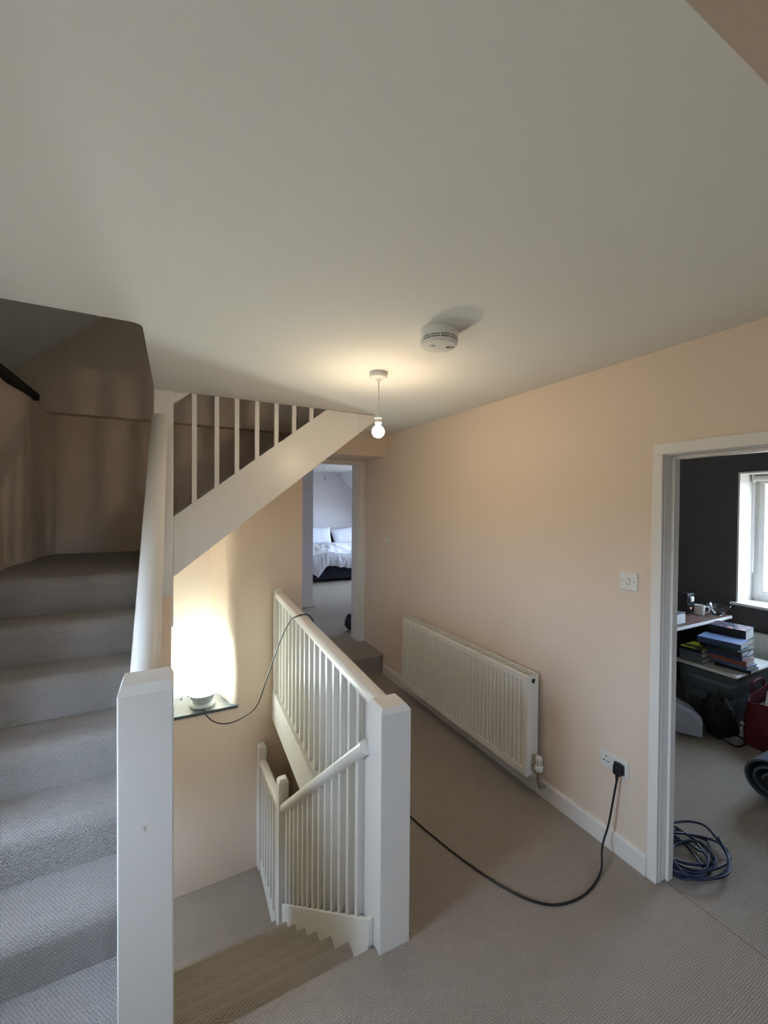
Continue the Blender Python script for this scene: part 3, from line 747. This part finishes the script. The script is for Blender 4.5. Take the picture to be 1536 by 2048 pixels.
m = MB(); m.lathe([(0, 0), (0.006, 0), (0.006, 0.008), (0, 0.008)], (0, 0, 0), 14, M=Matrix.Translation((-0.016, 0.075, RH - 0.035)) @ Matrix.Rotation(-PI / 2, 4, 'Y')); m.build('bleed_screw', 'plastic_white', bp_, smooth=True)
# valve
vx, vy = -0.048, 0.072
m = MB(); m.tube([(0.002, vy, 0.045), (-0.030, vy, 0.045)], [0.017, 0.013], 14); m.tube([(-0.028, vy, 0.045), (vx, vy, 0.045)], 0.011, 14); m.tube([(vx, vy, 0.062), (vx, vy, -0.004)], 0.012, 14)
vb = m.build('valve_body', 'chrome', rad, smooth=True)
m = MB(); m.tube([(vx, vy, -0.002), (vx, vy, -0.030), (vx, vy - 0.012, -0.05), (vx, vy - 0.04, -0.056), (vx, 0.0, -0.056)], 0.0085, 12); m.build('pipe', 'chrome', vb, smooth=True)
m = MB(); m.lathe([(0, 0.055), (0.020, 0.055), (0.024, 0.062), (0.025, 0.080), (0.023, 0.086), (0.021, 0.088), (0.021, 0.125), (0.018, 0.136), (0.010, 0.140), (0, 0.14)], (vx, vy, 0), 28); vh = m.build('valve_head', 'plastic_white', rad, smooth=True)
for k in range(9):
    a = 2 * PI * k / 9
    m = MB(); m.box(0.0205, 0.0222, -0.0022, 0.0022, 0.092, 0.124, M=Matrix.Translation((vx, vy, 0)) @ Matrix.Rotation(a, 4, 'Z')); m.build('grip_slot', 'cover_tan', vh)

# ------------------------------------------------------------------ switches and socket
def switch(s, z, label, narrow=False):
    w = 0.043 if not narrow else 0.018
    sw = onwall('light_switch', label, 'light switch', s, 0, z)
    m = MB(); m.box(-w, w, 0.0, 0.010, -0.043, 0.043, bev=0.003); m.build('face_plate', 'plastic_white', sw)
    m = MB(); m.prism([(0.009, -0.013), (0.0105, -0.013), (0.0145, 0.013), (0.009, 0.013)], 'x', -0.008, 0.008); m.build('rocker', 'plastic_white', sw)
    m = MB(); m.box(-0.010, 0.010, 0.0095, 0.0103, -0.015, 0.015); m.build('rocker_recess', 'slot_black' if False else 'cover_tan', sw)
    if not narrow:
        for q in (-0.030, 0.030):
            m = MB(); m.lathe([(0, 0), (0.0028, 0), (0, 0.0008)], (0, 0, 0), 10, M=Matrix.Translation((q, 0.0102, 0)) @ Matrix.Rotation(-PI / 2, 4, 'X')); m.build('screw', 'slot_black', sw)
    return sw
switch(0.136, 1.381, 'square white light switch beside the dark-walled room door frame')
switch(2.60, 1.375, 'small pale light switch near the bedroom doorway', narrow=False)

so = onwall('wall_socket', 'white double wall socket with a black plug in it', 'socket', 0.195, 0, 0.447)
m = MB(); m.box(-0.073, 0.073, 0, 0.011, -0.043, 0.043, bev=0.003); m.build('face_plate', 'plastic_white', so)
for q in (0.036, -0.036):
    m = MB(); m.prism([(0.010, 0.014), (0.0125, 0.014), (0.0145, 0.032), (0.010, 0.032)], 'x', q - 0.024 if q > 0 else q + 0.008, q - 0.008 if q > 0 else q + 0.024); m.build('rocker', 'plastic_white', so)
    for dx, dz, ww, hh in ((0, 0.016, 0.004, 0.010), (-0.011, -0.008, 0.009, 0.005), (0.011, -0.008, 0.009, 0.005)):
        m = MB(); m.box(q + 0.004 + dx - ww / 2, q + 0.004 + dx + ww / 2, 0.0108, 0.0116, dz - hh / 2, dz + hh / 2); m.build('pin_slot', 'slot_black', so)

# plug + lead from socket to globe lamp
lead = thing('extension_lead', 'black flex running from the wall socket over the handrail to the globe lamp', 'cable', M=Matrix.Identity(4))
def W(s, t, z): return tuple(MR @ Vector((s, t, z)))
m = MB(); m.box(-0.026, 0.026, 0.0118, 0.026, -0.026, 0.028, bev=0.008, seg=3); m.box(-0.020, 0.020, 0.024, 0.044, -0.030, 0.022, bev=0.010, seg=3); m.tube([(0, 0.032, -0.02), (0, 0.034, -0.062)], [0.009, 0.0055], 12)
m.build('plug', 'cable_black', lead, smooth=True, M=MR @ Matrix.Translation((0.195 - 0.032, 0.0, 0.440)))
path = [W(0.163, 0.034, 0.385), W(0.172, 0.042, 0.30), W(0.185, 0.060, 0.16), W(0.19, 0.10, 0.06), (1.80, 1.235, 0.012), (1.66, 1.198, 0.0065), (1.53, 1.203, 0.0065), (1.43, 1.248, 0.0065), (1.345, 1.356, 0.0065), (1.265, 1.55, 0.0065), (1.20, 1.78, 0.0065), (1.165, 1.94, 0.0065),
        (1.10, 2.25, 0.0065), (1.02, 2.55, 0.0065), (0.95, 2.68, 0.02), (0.905, 2.70, 0.25), (0.862, 2.71, 0.65), (0.850, 2.73, 0.90), (0.830, 2.76, 0.970), (0.797, 2.80, 0.9755), (0.762, 2.85, 0.955),
        (0.738, 2.93, 0.91), (0.722, 3.10, 0.76), (0.702, 3.28, 0.55), (0.668, 3.46, 0.28), (0.61, 3.57, 0.03), (0.50, 3.62, -0.07), (0.39, 3.645, -0.105), (0.29, 3.67, -0.085), (0.225, 3.70, -0.03), (0.203, 3.724, 0.004), (0.203, 3.765, 0.008)]
m = MB(); m.tube(bez(path, 8), 0.0048, 10); m.build('flex', 'cable_black', lead, smooth=True)

# ------------------------------------------------------------------ bedroom: bed, duvet, pillows, pendant, bag
BX0, BX1, BY0, BY1, BZ = 2.32, 4.02, 7.82, 9.95, 0.2
bed = thing('bed', 'dark divan bed against the bedroom far wall', 'bed', (3.17, 8.9, BZ))
IBd = Matrix.Translation((-3.17, -8.9, -BZ))
m = MB(); m.box(BX0, BX1, BY0, BY1, BZ + 0.06, BZ + 0.36, bev=0.015, M=IBd); m.build('base', 'bed_navy', bed)
m = MB(); m.box(BX0 + .01, BX1 - .01, BY0 + .01, BY1, BZ + 0.36, BZ + 0.56, bev=0.04, seg=3, M=IBd); m.build('mattress', 'bedding_white', bed, smooth=True)
m = MB(); m.box(BX0, BX1, 9.955, 10.045, BZ + 0.2, BZ + 0.86, bev=0.01, M=IBd); m.build('headboard', 'bed_navy', bed)
for x, y in ((BX0 + 0.08, BY0 + 0.06), (BX1 - 0.08, BY0 + 0.06), (BX0 + 0.08, BY1 - 0.08), (BX1 - 0.08, BY1 - 0.08)):
    m = MB(); m.tube([(x, y, BZ), (x, y, BZ + 0.07)], [0.016, 0.02], 12)
    for v in m.bm.verts: v.co = IBd @ v.co
    m.build('leg', 'chrome', bed, smooth=True)
def duvet(u, v):
    x = BX0 - 0.10 + (BX1 - BX0 + 0.20) * u
    L1 = 1.50; L2 = 0.40
    s = v * (L1 + L2)
    nz = noise.noise(Vector((x * 2.1, s * 2.0, 1.3))); n2 = noise.noise(Vector((x * 9 + s * 2, s * 3.0, 4.0))); n3 = abs(noise.noise(Vector((x * 12 + 1.5 * s, s * 2.5, 9.0))))
    puff = 0.055 * nz + 0.022 * n2
    drop = L2 * (0.80 + 0.12 * math.sin(x * 4.0) + 0.07 * n2)
    pt = max(0.0, 1 - abs(x - 2.50) / 0.17)
    drop += 0.20 * pt
    if s < L1:
        y = 9.42 - s; z = BZ + 0.63 + puff + 0.05 * math.sin(min(1, s / L1) * PI)
        e = max(0, (s - (L1 - 0.2)) / 0.2); z -= 0.05 * e * e
    else:
        k = (s - L1) / L2
        y = 9.42 - L1 - 0.14 - 0.035 * math.sin(k * PI) - 0.05 * n3 * k; z = BZ + 0.60 + puff * (1 - k) - drop * k
    edge = min(u, 1 - u)
    if edge < 0.055: z -= (0.055 - edge) * 4.0; x = x
    return (x, y, z)
m = MB(); m.grid(duvet, 90, 70, thick=0.02)
tag(m.build('duvet', 'bedding_white', smooth=True), 'rumpled white duvet hanging off the end of the dark bed', 'duvet')
def pillow(name, label, cx, cz, rz, tilt):
    w, h, d = 0.36, 0.24, 0.085
    def fn(u, v, sgn):
        a = (u - .5) * 2; b = (v - .5) * 2
        k = max(0, (1 - abs(a) ** 3.2)) ** 0.5 * max(0, (1 - abs(b) ** 3.2)) ** 0.5
        pin = 1 - 0.06 * (1 - abs(a) ** 2) * abs(b) ** 3
        return Vector((a * w * (1 - 0.05 * (1 - b * b) * abs(a) ** 3), sgn * d * k + 0.012 * noise.noise(Vector((a * 3, b * 3, cx))), b * h * pin))
    m = MB(); m.grid(lambda u, v: fn(u, v, 1), 20, 16); m.grid(lambda u, v: fn(u, v, -1), 20, 16)
    bmesh.ops.remove_doubles(m.bm, verts=m.bm.verts, dist=0.002); bmesh.ops.recalc_face_normals(m.bm, faces=m.bm.faces)
    o = m.build(name, 'bedding_white', smooth=True)
    o.matrix_world = Matrix.Translation((cx, 9.70, cz)) @ Matrix.Rotation(rz, 4, 'Y') @ Matrix.Rotation(tilt, 4, 'X')
    tag(o, label, 'pillow', 'pillows on the bed')
pillow('pillow', 'white pillow propped at the left of the bed head', 3.09, BZ + 0.80, 0.03, -0.42)
pillow('pillow', 'white pillow at the right of the bed head, corner raised', 3.835, BZ + 0.78, -0.13, -0.50)
bp2 = thing('pendant_lamp', 'small unlit pendant hanging from the bedroom ceiling', 'lamp', (2.93, 8.65, 2.6))
m = MB(); m.lathe([(0, 0), (0.05, 0), (0.05, -0.02), (0.03, -0.035), (0, -0.035)][::-1], (0, 0, 0), 24); m.build('ceiling_rose', 'plastic_white', bp2, smooth=True)
m = MB(); m.tube([(0, 0, -0.03), (0, 0, -0.22)], 0.004, 8); m.build('flex', 'grey_rubber', bp2)
m = MB(); m.lathe([(0, -0.21), (0.016, -0.21), (0.02, -0.24), (0.018, -0.28), (0, -0.28)][::-1], (0, 0, 0), 18); m.build('lampholder', 'chrome', bp2, smooth=True)
m = MB(); m.lathe([(0, -0.28), (0.018, -0.285), (0.034, -0.32), (0.034, -0.35), (0.02, -0.375), (0, -0.38)][::-1], (0, 0, 0), 18); m.build('bulb', 'glass', bp2, smooth=True)
# dark bag just inside the bedroom door
def blob(c, r, seed, squash=1.0, nu=28, nv=18, amp=0.16):
    def fn(u, v):
        a = 2 * PI * u; b = PI * (v - 0.5)
        d = Vector((math.cos(a) * math.cos(b), math.sin(a) * math.cos(b), math.sin(b)))
        f = 1 + amp * noise.noise(d * 1.6 + Vector((seed, 0, 0))) + amp * 0.4 * noise.noise(d * 5 + Vector((seed, 3, 0)))
        z = d.z * f
        return (c[0] + d.x * r[0] * f, c[1] + d.y * r[1] * f, c[2] + max(-0.86, z) * r[2])
    return fn
m = MB(); m.grid(blob((1.945, 4.66, 0.2 + 0.105), (0.085, 0.10, 0.105), 2.0, amp=0.4), 32, 22); bmesh.ops.remove_doubles(m.bm, verts=m.bm.verts, dist=1e-4)
tag(m.build('fabric_bundle', 'fabric_dark', smooth=True), 'dark fabric bundle on the bedroom carpet behind the door jamb', 'bundle')

# ------------------------------------------------------------------ study: desk and things on it
dk = thing('desk', 'brown topped desk standing in the dark-walled room', 'desk', (3.9, 2.25, 0))
ID = Matrix.Translation((-3.9, -2.25, 0))
m = MB(); m.box(2.95, 4.60, 1.90, 2.62, 0.725, 0.75, M=ID); dt = m.build('desk_top', 'desk_wood', dk)
m = MB(); m.box(2.95, 4.60, 1.893, 1.90, 0.724, 0.750, bev=0.002, M=ID); m.build('edge_strip', 'plastic_white', dt)
m = MB(); m.box(4.54, 4.565, 1.95, 2.60, 0, 0.725, M=ID); m.build('end_panel', 'desk_dark', dk)
m = MB(); m.box(2.98, 3.005, 1.95, 2.60, 0, 0.725, M=ID); m.build('end_panel', 'desk_dark', dk)
m = MB(); m.box(3.005, 4.54, 2.55, 2.57, 0.1, 0.725, M=ID); m.build('modesty_panel', 'desk_dark', dk)
# black boxed appliance with a white plug-in and a red light
ap = thing('desk_appliance', 'small black appliance with white knob beside the mug on the desk', 'appliance', (4.36, 2.17, 0.75))
m = MB(); m.box(-0.06, 0.06, -0.05, 0.09, 0, 0.185, bev=0.006); m.build('body', 'cover_black', ap)
m = MB(); m.box(-0.028, 0.028, -0.068, -0.05, 0.105, 0.155, bev=0.010, seg=3); m.build('knob', 'plastic_white', ap)
m = MB(); m.box(0.0605, 0.064, -0.04, 0.08, 0.01, 0.175, bev=0.001); m.build('side_panel', 'grey_rubber', ap)
m = MB(); m.lathe([(0, 0), (0.006, 0), (0.006, 0.003), (0, 0.003)], (0, 0, 0), 12, M=Matrix.Translation((0.0, -0.05, 0.045)) @ Matrix.Rotation(PI / 2, 4, 'X')); m.build('indicator_light', 'led_orange', ap)
mg = thing('mug', 'white china mug on the desk beside the glass bowl', 'mug', (4.37, 2.05, 0.75))
m = MB(); m.lathe([(0, 0.0), (0.036, 0), (0.040, 0.004), (0.042, 0.09), (0.039, 0.09), (0.037, 0.010), (0, 0.008)], (0, 0, 0), 30); m.build('cup', 'mug_china', mg, smooth=True)
m = MB(); m.tube(bez([(0.028, -0.028, 0.074), (0.046, -0.046, 0.076), (0.054, -0.054, 0.048), (0.044, -0.044, 0.02), (0.027, -0.027, 0.020)], 6), 0.006, 10); m.build('handle', 'mug_china', mg, smooth=True)
m = MB()
def bowl(u, v):
    a = 2 * PI * u
    r = 0.032 + 0.058 * v ** 0.8; z = 0.004 + 0.085 * v
    r *= 1 + 0.035 * math.cos(a * 12) * v
    z += 0.006 * math.cos(a * 6) * v
    return (4.51 + r * math.cos(a), 1.965 + r * math.sin(a), 0.75 + z)
m.grid(bowl, 72, 10, thick=0.006); m.lathe([(0, 0.0), (0.04, 0), (0.04, 0.008), (0, 0.008)], (4.51, 1.965, 0.75), 24)
tag(m.build('glass_bowl', 'glass'), 'cut glass bowl at the end of the desk', 'bowl')
bx = thing('white_box', 'small white box at the front of the desk', 'box', (3.86, 2.0, 0.75))
m = MB(); m.box(-0.07, 0.07, -0.05, 0.06, 0, 0.075, bev=0.002); m.build('carton', 'paper', bx)
m = MB(); m.box(-0.10, 0.11, -0.04, 0.12, 0.0755, 0.084, bev=0.002, M=Matrix.Rotation(0.1, 4, 'Z')); m.build('lid', 'cover_grey', bx)
# bent black stand against the wall
ds = thing('desk_lamp', 'thin black lamp stem rising behind the desk near the door frame', 'lamp', (4.25, 2.5, 0.75))
m = MB(); m.lathe([(0, 0), (0.08, 0), (0.08, 0.012), (0.02, 0.02), (0, 0.02)], (0, 0, 0), 24); m.build('base', 'cable_black', ds, smooth=True)
m = MB(); m.tube(bez([(0, 0, 0.02), (0.01, 0, 0.4), (0.0, 0, 0.62), (-0.05, 0, 0.74), (-0.16, 0, 0.78)], 8), 0.008, 10); m.build('stem', 'cable_black', ds, smooth=True)
m = MB(); m.lathe([(0.02, 0.06), (0.03, 0.05), (0.07, -0.05), (0.066, -0.05), (0.028, 0.046), (0.02, 0.05)], (-0.18, 0, 0.74), 24, cap=False); m.build('shade', 'cable_black', ds, smooth=True)

# ------------------------------------------------------------------ study: storage box with books
sb = thing('storage_box', 'clear plastic storage box of papers under the stack of books', 'storage box', (4.15, 1.76, 0))
m = MB()
def tray(x0, x1, y0, y1, z0, z1, inset, wall):
    t = bmesh.new()
    bmesh.ops.create_cube(t, size=1.0)
    for v in t.verts:
        i = inset if v.co.z < 0 else 0
        v.co = Vector(((x0 + i) if v.co.x < 0 else (x1 - i), (y0 + i) if v.co.y < 0 else (y1 - i), z1 if v.co.z > 0 else z0))
    bmesh.ops.bevel(t, geom=[e for e in t.edges if abs(e.verts[0].co.z - e.verts[1].co.z) > 0.1], offset=0.04, segments=4, affect='EDGES', profile=0.5)
    top = [f for f in t.faces if f.normal.z > 0.9]
    bmesh.ops.delete(t, geom=top, context='FACES')
    bmesh.ops.recalc_face_normals(t, faces=t.faces)
    bmesh.ops.solidify(t, geom=list(t.faces), thickness=wall)
    return t
m._join(tray(-0.31, 0.31, -0.21, 0.21, 0.0, 0.43, 0.035, 0.003), None); m.build('tub', 'clear_plastic', sb)
m = MB(); m.box(-0.325, 0.325, -0.225, 0.225, 0.43, 0.455, bev=0.012, seg=3); m.build('lid', 'plastic_white', sb)
zc = 0.012
for k, (mn, h) in enumerate((('fabric_dark', 0.10), ('cover_grey', 0.05), ('paper_bag', 0.055), ('cover_navy', 0.03), ('cover_grey', 0.06), ('paper', 0.03), ('fabric_dark', 0.05))):
    m = MB(); a = 0.04 * math.sin(k * 2.3)
    m.box(-0.235, 0.235, -0.15, 0.15, zc, zc + h - 0.002, bev=0.004, M=Matrix.Rotation(a, 4, 'Z')); m.build('stored_bundle', mn, sb); zc += h
def book(label, x, y, z, w, d, h, rz, cover, cat='book', top=None):
    """w along x (spine to fore-edge), d along y; pages show on three sides"""
    b = thing('book', label, cat, (x, y, z), rz, 'books on the storage box')
    c = 0.003
    m = MB(); m.box(-w / 2, w / 2, -d / 2, d / 2, 0, c); m.box(-w / 2, -w / 2 + c, -d / 2, d / 2, c, h - c); m.build('cover', cover, b)
    m = MB(); m.box(-w / 2, w / 2, -d / 2, d / 2, h - c, h); m.build('top_board', top or cover, b)
    m = MB(); m.box(-w / 2 + c, w / 2 - 0.006, -d / 2 + 0.004, d / 2 - 0.004, c, h - c); m.build('pages', 'paper', b)
    return b
LT = 0.455
rz0 = -PI / 2 + 0.0
zc = LT
R = [('lowest book of the white-edged stack, black cover', 0.028, 'cover_black', 4.045, 1.63, 0.05), ('blue-grey book second from the bottom of the white-edged stack', 0.030, 'cover_blue', 4.03, 1.64, -0.04),
     ('thick rust coloured book in the middle of the white-edged stack', 0.040, 'cover_rust', 4.01, 1.65, 0.08), ('dark navy book above the rust one in the white-edged stack', 0.030, 'cover_navy', 3.995, 1.66, 0.0),
     ('black book third from the top of the white-edged stack', 0.034, 'cover_black', 3.98, 1.67, 0.1), ('slim teal book near the top of the white-edged stack', 0.022, 'cover_teal', 3.985, 1.68, -0.05),
     ('large blue topped hardback lying on the white-edged stack', 0.045, 'cover_navy', 3.975, 1.70, 0.04)]
for i, (lb, h, cv, x, y, a) in enumerate(R):
    big = i == len(R) - 1
    book(lb, x, y, zc, 0.16 if not big else 0.20, 0.235 if not big else 0.28, h, a + (0.12 if big else 0), cv, top='cover_blue' if big else None); zc += h + 0.0005
zr = LT
for lb, h, cv, x, y, a in [('tan book at the bottom of the rear right stack', 0.035, 'cover_tan', 4.235, 1.72, 0.06), ('teal book second up in the rear right stack', 0.04, 'cover_teal', 4.235, 1.725, 0.0), ('black book third up in the rear right stack', 0.045, 'cover_black', 4.23, 1.72, 0.12),
                           ('grey book fourth up in the rear right stack', 0.04, 'cover_grey', 4.235, 1.73, -0.05), ('tan paperback fifth up in the rear right stack', 0.045, 'cover_tan', 4.23, 1.73, 0.06)]:
    book(lb, x, y, zr, 0.15, 0.22, h, a, cv); zr += h + 0.0005
book('thick dark boxed volume with a printed lid topping the rear stack', 4.21, 1.74, zr, 0.21, 0.25, 0.085, 0.12, 'cover_black', top='print_dark')
zl = LT
for lb, h, cv, a in [('grey folder of papers at the bottom of the left pile', 0.045, 'cover_grey', 0.02), ('second grey folder under the lime book', 0.04, 'cover_grey', -0.03)]:
    book(lb, 3.965, 1.875, zl, 0.20, 0.17, h, a, cv); zl += h + 0.0005
book('lime green book with black print on the left pile', 3.965, 1.872, zl, 0.21, 0.16, 0.03, 0.0, 'cover_black', top='print_lime')

# ------------------------------------------------------------------ study: bags, lead, roll, second radiator
pb = thing('paper_bag', 'white paper carrier bag lying on the study carpet', 'bag', (3.50, 1.83, 0))
m = MB()
def sack(u, v):
    # lying open bag, its mouth towards the camera right
    a = 2 * PI * u
    L = 0.46 * v
    hw = 0.12 + 0.015 * v; hh = 0.185 - 0.105 * v
    c = math.cos(a); s_ = math.sin(a)
    rx = hw * (abs(c) ** 0.28) * (1 if c > 0 else -1); rz_ = hh * (abs(s_) ** 0.28) * (1 if s_ > 0 else -1)
    nn = 0.016 * noise.noise(Vector((a, v * 4, 2)))
    y = rx + nn; z = hh + rz_ + nn * 0.5 + 0.004 + 0.05 * (1 - v)
    return (-0.30 + L, y, max(0.003, z))
m.grid(sack, 48, 20); m.build('bag_body', 'paper_bag', pb, smooth=True)
pb.rotation_euler = (0, 0, -0.75)
m = MB(); m.grid(blob((3.705, 1.60, 0.145), (0.092, 0.105, 0.16), 5.0, amp=0.42), 40, 28); bmesh.ops.remove_doubles(m.bm, verts=m.bm.verts, dist=1e-4)
bb = thing('black_bag', 'black soft bag slumped between the paper bag and storage box', 'bag', (3.705, 1.60, 0))
o = m.build('bag_body', 'bag_black', bb, smooth=True, loc=(-3.705, -1.60, 0))
m = MB(); m.box(-0.012, 0.030, -0.005, 0.005, -0.010, 0.010, bev=0.003, M=Matrix.Translation((0.045, -0.128, 0.15)) @ Matrix.Rotation(0.5, 4, 'Y')); m.build('white_tag', 'paper', bb)
m = MB(); m.tube(bez([(-0.09, -0.05, 0.03), (-0.06, -0.14, 0.008), (0.03, -0.155, 0.008), (0.09, -0.13, 0.008), (0.08, -0.05, 0.03)], 8), 0.006, 8); m.build('strap', 'bag_black', bb, smooth=True)
rb = thing('red_bag', 'dark red bag with white leads spilling from its top', 'bag', (4.04, 1.365, 0))
def rsack(u, v):
    a = 2 * PI * u; c = math.cos(a); s_ = math.sin(a)
    rx = 0.30 * (abs(c) ** 0.45) * (1 if c > 0 else -1); ry = 0.13 * (abs(s_) ** 0.45) * (1 if s_ > 0 else -1)
    nn = 0.02 * noise.noise(Vector((c * 2, s_ * 2, v * 3)))
    k = 1 - 0.12 * v * v
    return (rx * k + nn, ry * k + nn, 0.004 + 0.34 * v + 0.02 * v * math.sin(a * 2) + 0.02 * v * c)
m = MB(); m.grid(rsack, 64, 16, thick=0.004); m.build('bag_body', 'bag_red', rb, smooth=True)
m = MB(); m.prism([(0.27 * math.cos(2 * PI * k / 24), 0.105 * math.sin(2 * PI * k / 24)) for k in range(24)], 'z', 0.02, 0.24); m.build('bag_contents', 'bag_black', rb)
for hy in (-0.125, 0.125):
    m = MB(); m.tube(bez([(-0.10, hy, 0.32), (-0.08, hy, 0.40), (0.06, hy, 0.41), (0.10, hy, 0.33)], 8), 0.007, 8); m.build('handle', 'bag_red', rb, smooth=True)
m = MB(); m.tube(bez([(0.05, -0.145, 0.22), (0.10, -0.155, 0.15), (0.18, -0.15, 0.16), (0.20, -0.15, 0.09), (0.12, -0.15, 0.08)], 8), 0.007, 8); m.build('front_strap', 'cover_rust', rb, smooth=True)
ch = thing('power_adapter', 'white power adapter with curled white lead in the red bag', 'adapter', (3.87, 1.35, 0.33))
m = MB(); m.box(-0.03, 0.03, -0.025, 0.025, -0.055, 0.075, bev=0.008, seg=3, M=Matrix.Rotation(0.35, 4, 'Y')); m.build('adapter_body', 'plastic_white', ch)
m = MB(); m.tube(bez([(0.02, -0.01, 0.05), (0.09, -0.03, 0.07), (0.17, -0.03, 0.05), (0.20, -0.02, -0.02), (0.10, -0.04, 0.02), (0.02, -0.05, 0.06), (0.05, -0.05, -0.04)], 8), 0.005, 8); m.build('lead', 'plastic_white', ch, smooth=True)
# coiled blue lead behind the door jamb
cl = thing('coiled_cable', 'coiled dark blue cable on the carpet behind the door jamb', 'cable', (2.30, 1.13, 0))
pts = []
loops = [(-0.10, 0.02, 0.13, 0.10), (-0.06, -0.01, 0.15, 0.12), (-0.09, 0.00, 0.11, 0.13), (-0.02, -0.03, 0.17, 0.11), (-0.08, -0.03, 0.12, 0.09), (0.03, -0.06, 0.15, 0.10), (-0.05, 0.05, 0.14, 0.15), (-0.06, -0.08, 0.13, 0.07), (0.02, -0.04, 0.19, 0.15)]
for i in range(len(loops) * 14):
    f = i / 14; a = 2 * PI * f
    k = int(f); g = f - k
    A = loops[k]; B = loops[min(k + 1, len(loops) - 1)]
    cx, cy, rx, ry = [A[j] * (1 - g) + B[j] * g for j in range(4)]
    pts.append((cx + rx * math.cos(a) + 0.01 * math.sin(3 * a + k), cy + ry * math.sin(a + 0.3 * math.sin(k)), 0.008 + 0.012 * abs(math.sin(a * 1.5 + k)) + 0.003 * k))
m = MB(); m.tube(bez(pts, 3), 0.0058, 8); m.build('flex', 'cable_blue', cl, smooth=True)
# rolled slate-blue rug at the right edge
ru = thing('rolled_rug', 'rolled slate blue rug at the right edge of the doorway view', 'rug', (3.06, 1.06, 0))
m = MB(); t = bmesh.new(); ra = []; sp = []
for k in range(70):
    a = k / 69 * 2 * PI * 2.6; r = 0.045 + 0.105 * k / 69
    sp.append((r * math.cos(a), 0.158 + r * math.sin(a) * 0.92))
for x in (0.0, 1.1): ra.append([t.verts.new((x, p[0], max(0.004, p[1]))) for p in sp])
for i in range(len(sp) - 1): t.faces.new((ra[0][i], ra[0][i + 1], ra[1][i + 1], ra[1][i]))
bmesh.ops.recalc_face_normals(t, faces=t.faces); bmesh.ops.solidify(t, geom=list(t.faces), thickness=0.012)
m._join(t, None); m.build('rug_pile', 'roll_slate', ru, smooth=True)
m = MB(); m.prism([(0.04 * math.cos(2 * PI * k / 16), 0.155 + 0.04 * math.sin(2 * PI * k / 16)) for k in range(16)], 'x', 0.02, 1.08); m.build('rug_core', 'roll_back', ru)
# second radiator under the study window
r2 = thing('radiator', 'white panel radiator under the window of the dark-walled room', 'radiator', (SX - 0.03, 1.2, 0.12))
m = MB(); m.box(-0.075, -0.06, -0.55, 0.62, 0.0, 0.50, bev=0.004); fp = m.build('front_panel', 'radiator_white', r2)
for k in range(22):
    y = -0.50 + k * 0.0515
    m = MB(); m.box(-0.081, -0.0745, y, y + 0.026, 0.04, 0.46, bev=0.003); m.build('flute', 'radiator_white', fp)
m = MB(); m.box(-0.03, -0.02, -0.55, 0.62, 0.0, 0.49, bev=0.003); m.build('rear_panel', 'radiator_white', r2)
m = MB(); m.box(-0.078, -0.018, -0.552, 0.622, 0.49, 0.503, bev=0.002); m.build('top_grille', 'radiator_white', r2)
for y in (-0.4, 0.45):
    m = MB(); m.box(-0.02, 0.029, y, y + 0.04, 0.1, 0.4); m.build('bracket', 'radiator_white', r2)
# roller blind in the study window
bl = thing('roller_blind', 'rolled up white roller blind with pull cord at the window', 'blind', (4.975, 1.43, 2.035))
m = MB(); m.tube([(0, -0.455, 0), (0, 0.455, 0)], 0.026, 16); m.build('roll', 'paper', bl, smooth=True)
m = MB(); m.box(-0.03, 0.03, 0.455, 0.47, -0.035, 0.038, bev=0.004); m.build('end_bracket', 'plastic_white', bl)
m = MB(); m.box(-0.03, 0.03, -0.47, -0.455, -0.035, 0.038, bev=0.004); m.build('end_bracket', 'plastic_white', bl)
m = MB(); m.tube(bez([(-0.012, 0.463, -0.02), (-0.016, 0.463, -0.4), (-0.014, 0.463, -0.85), (-0.004, 0.463, -0.90), (0.006, 0.463, -0.85), (0.012, 0.463, -0.4), (0.012, 0.463, -0.02)], 6), 0.0028, 8); m.build('pull_cord', 'plastic_white', bl, smooth=True)
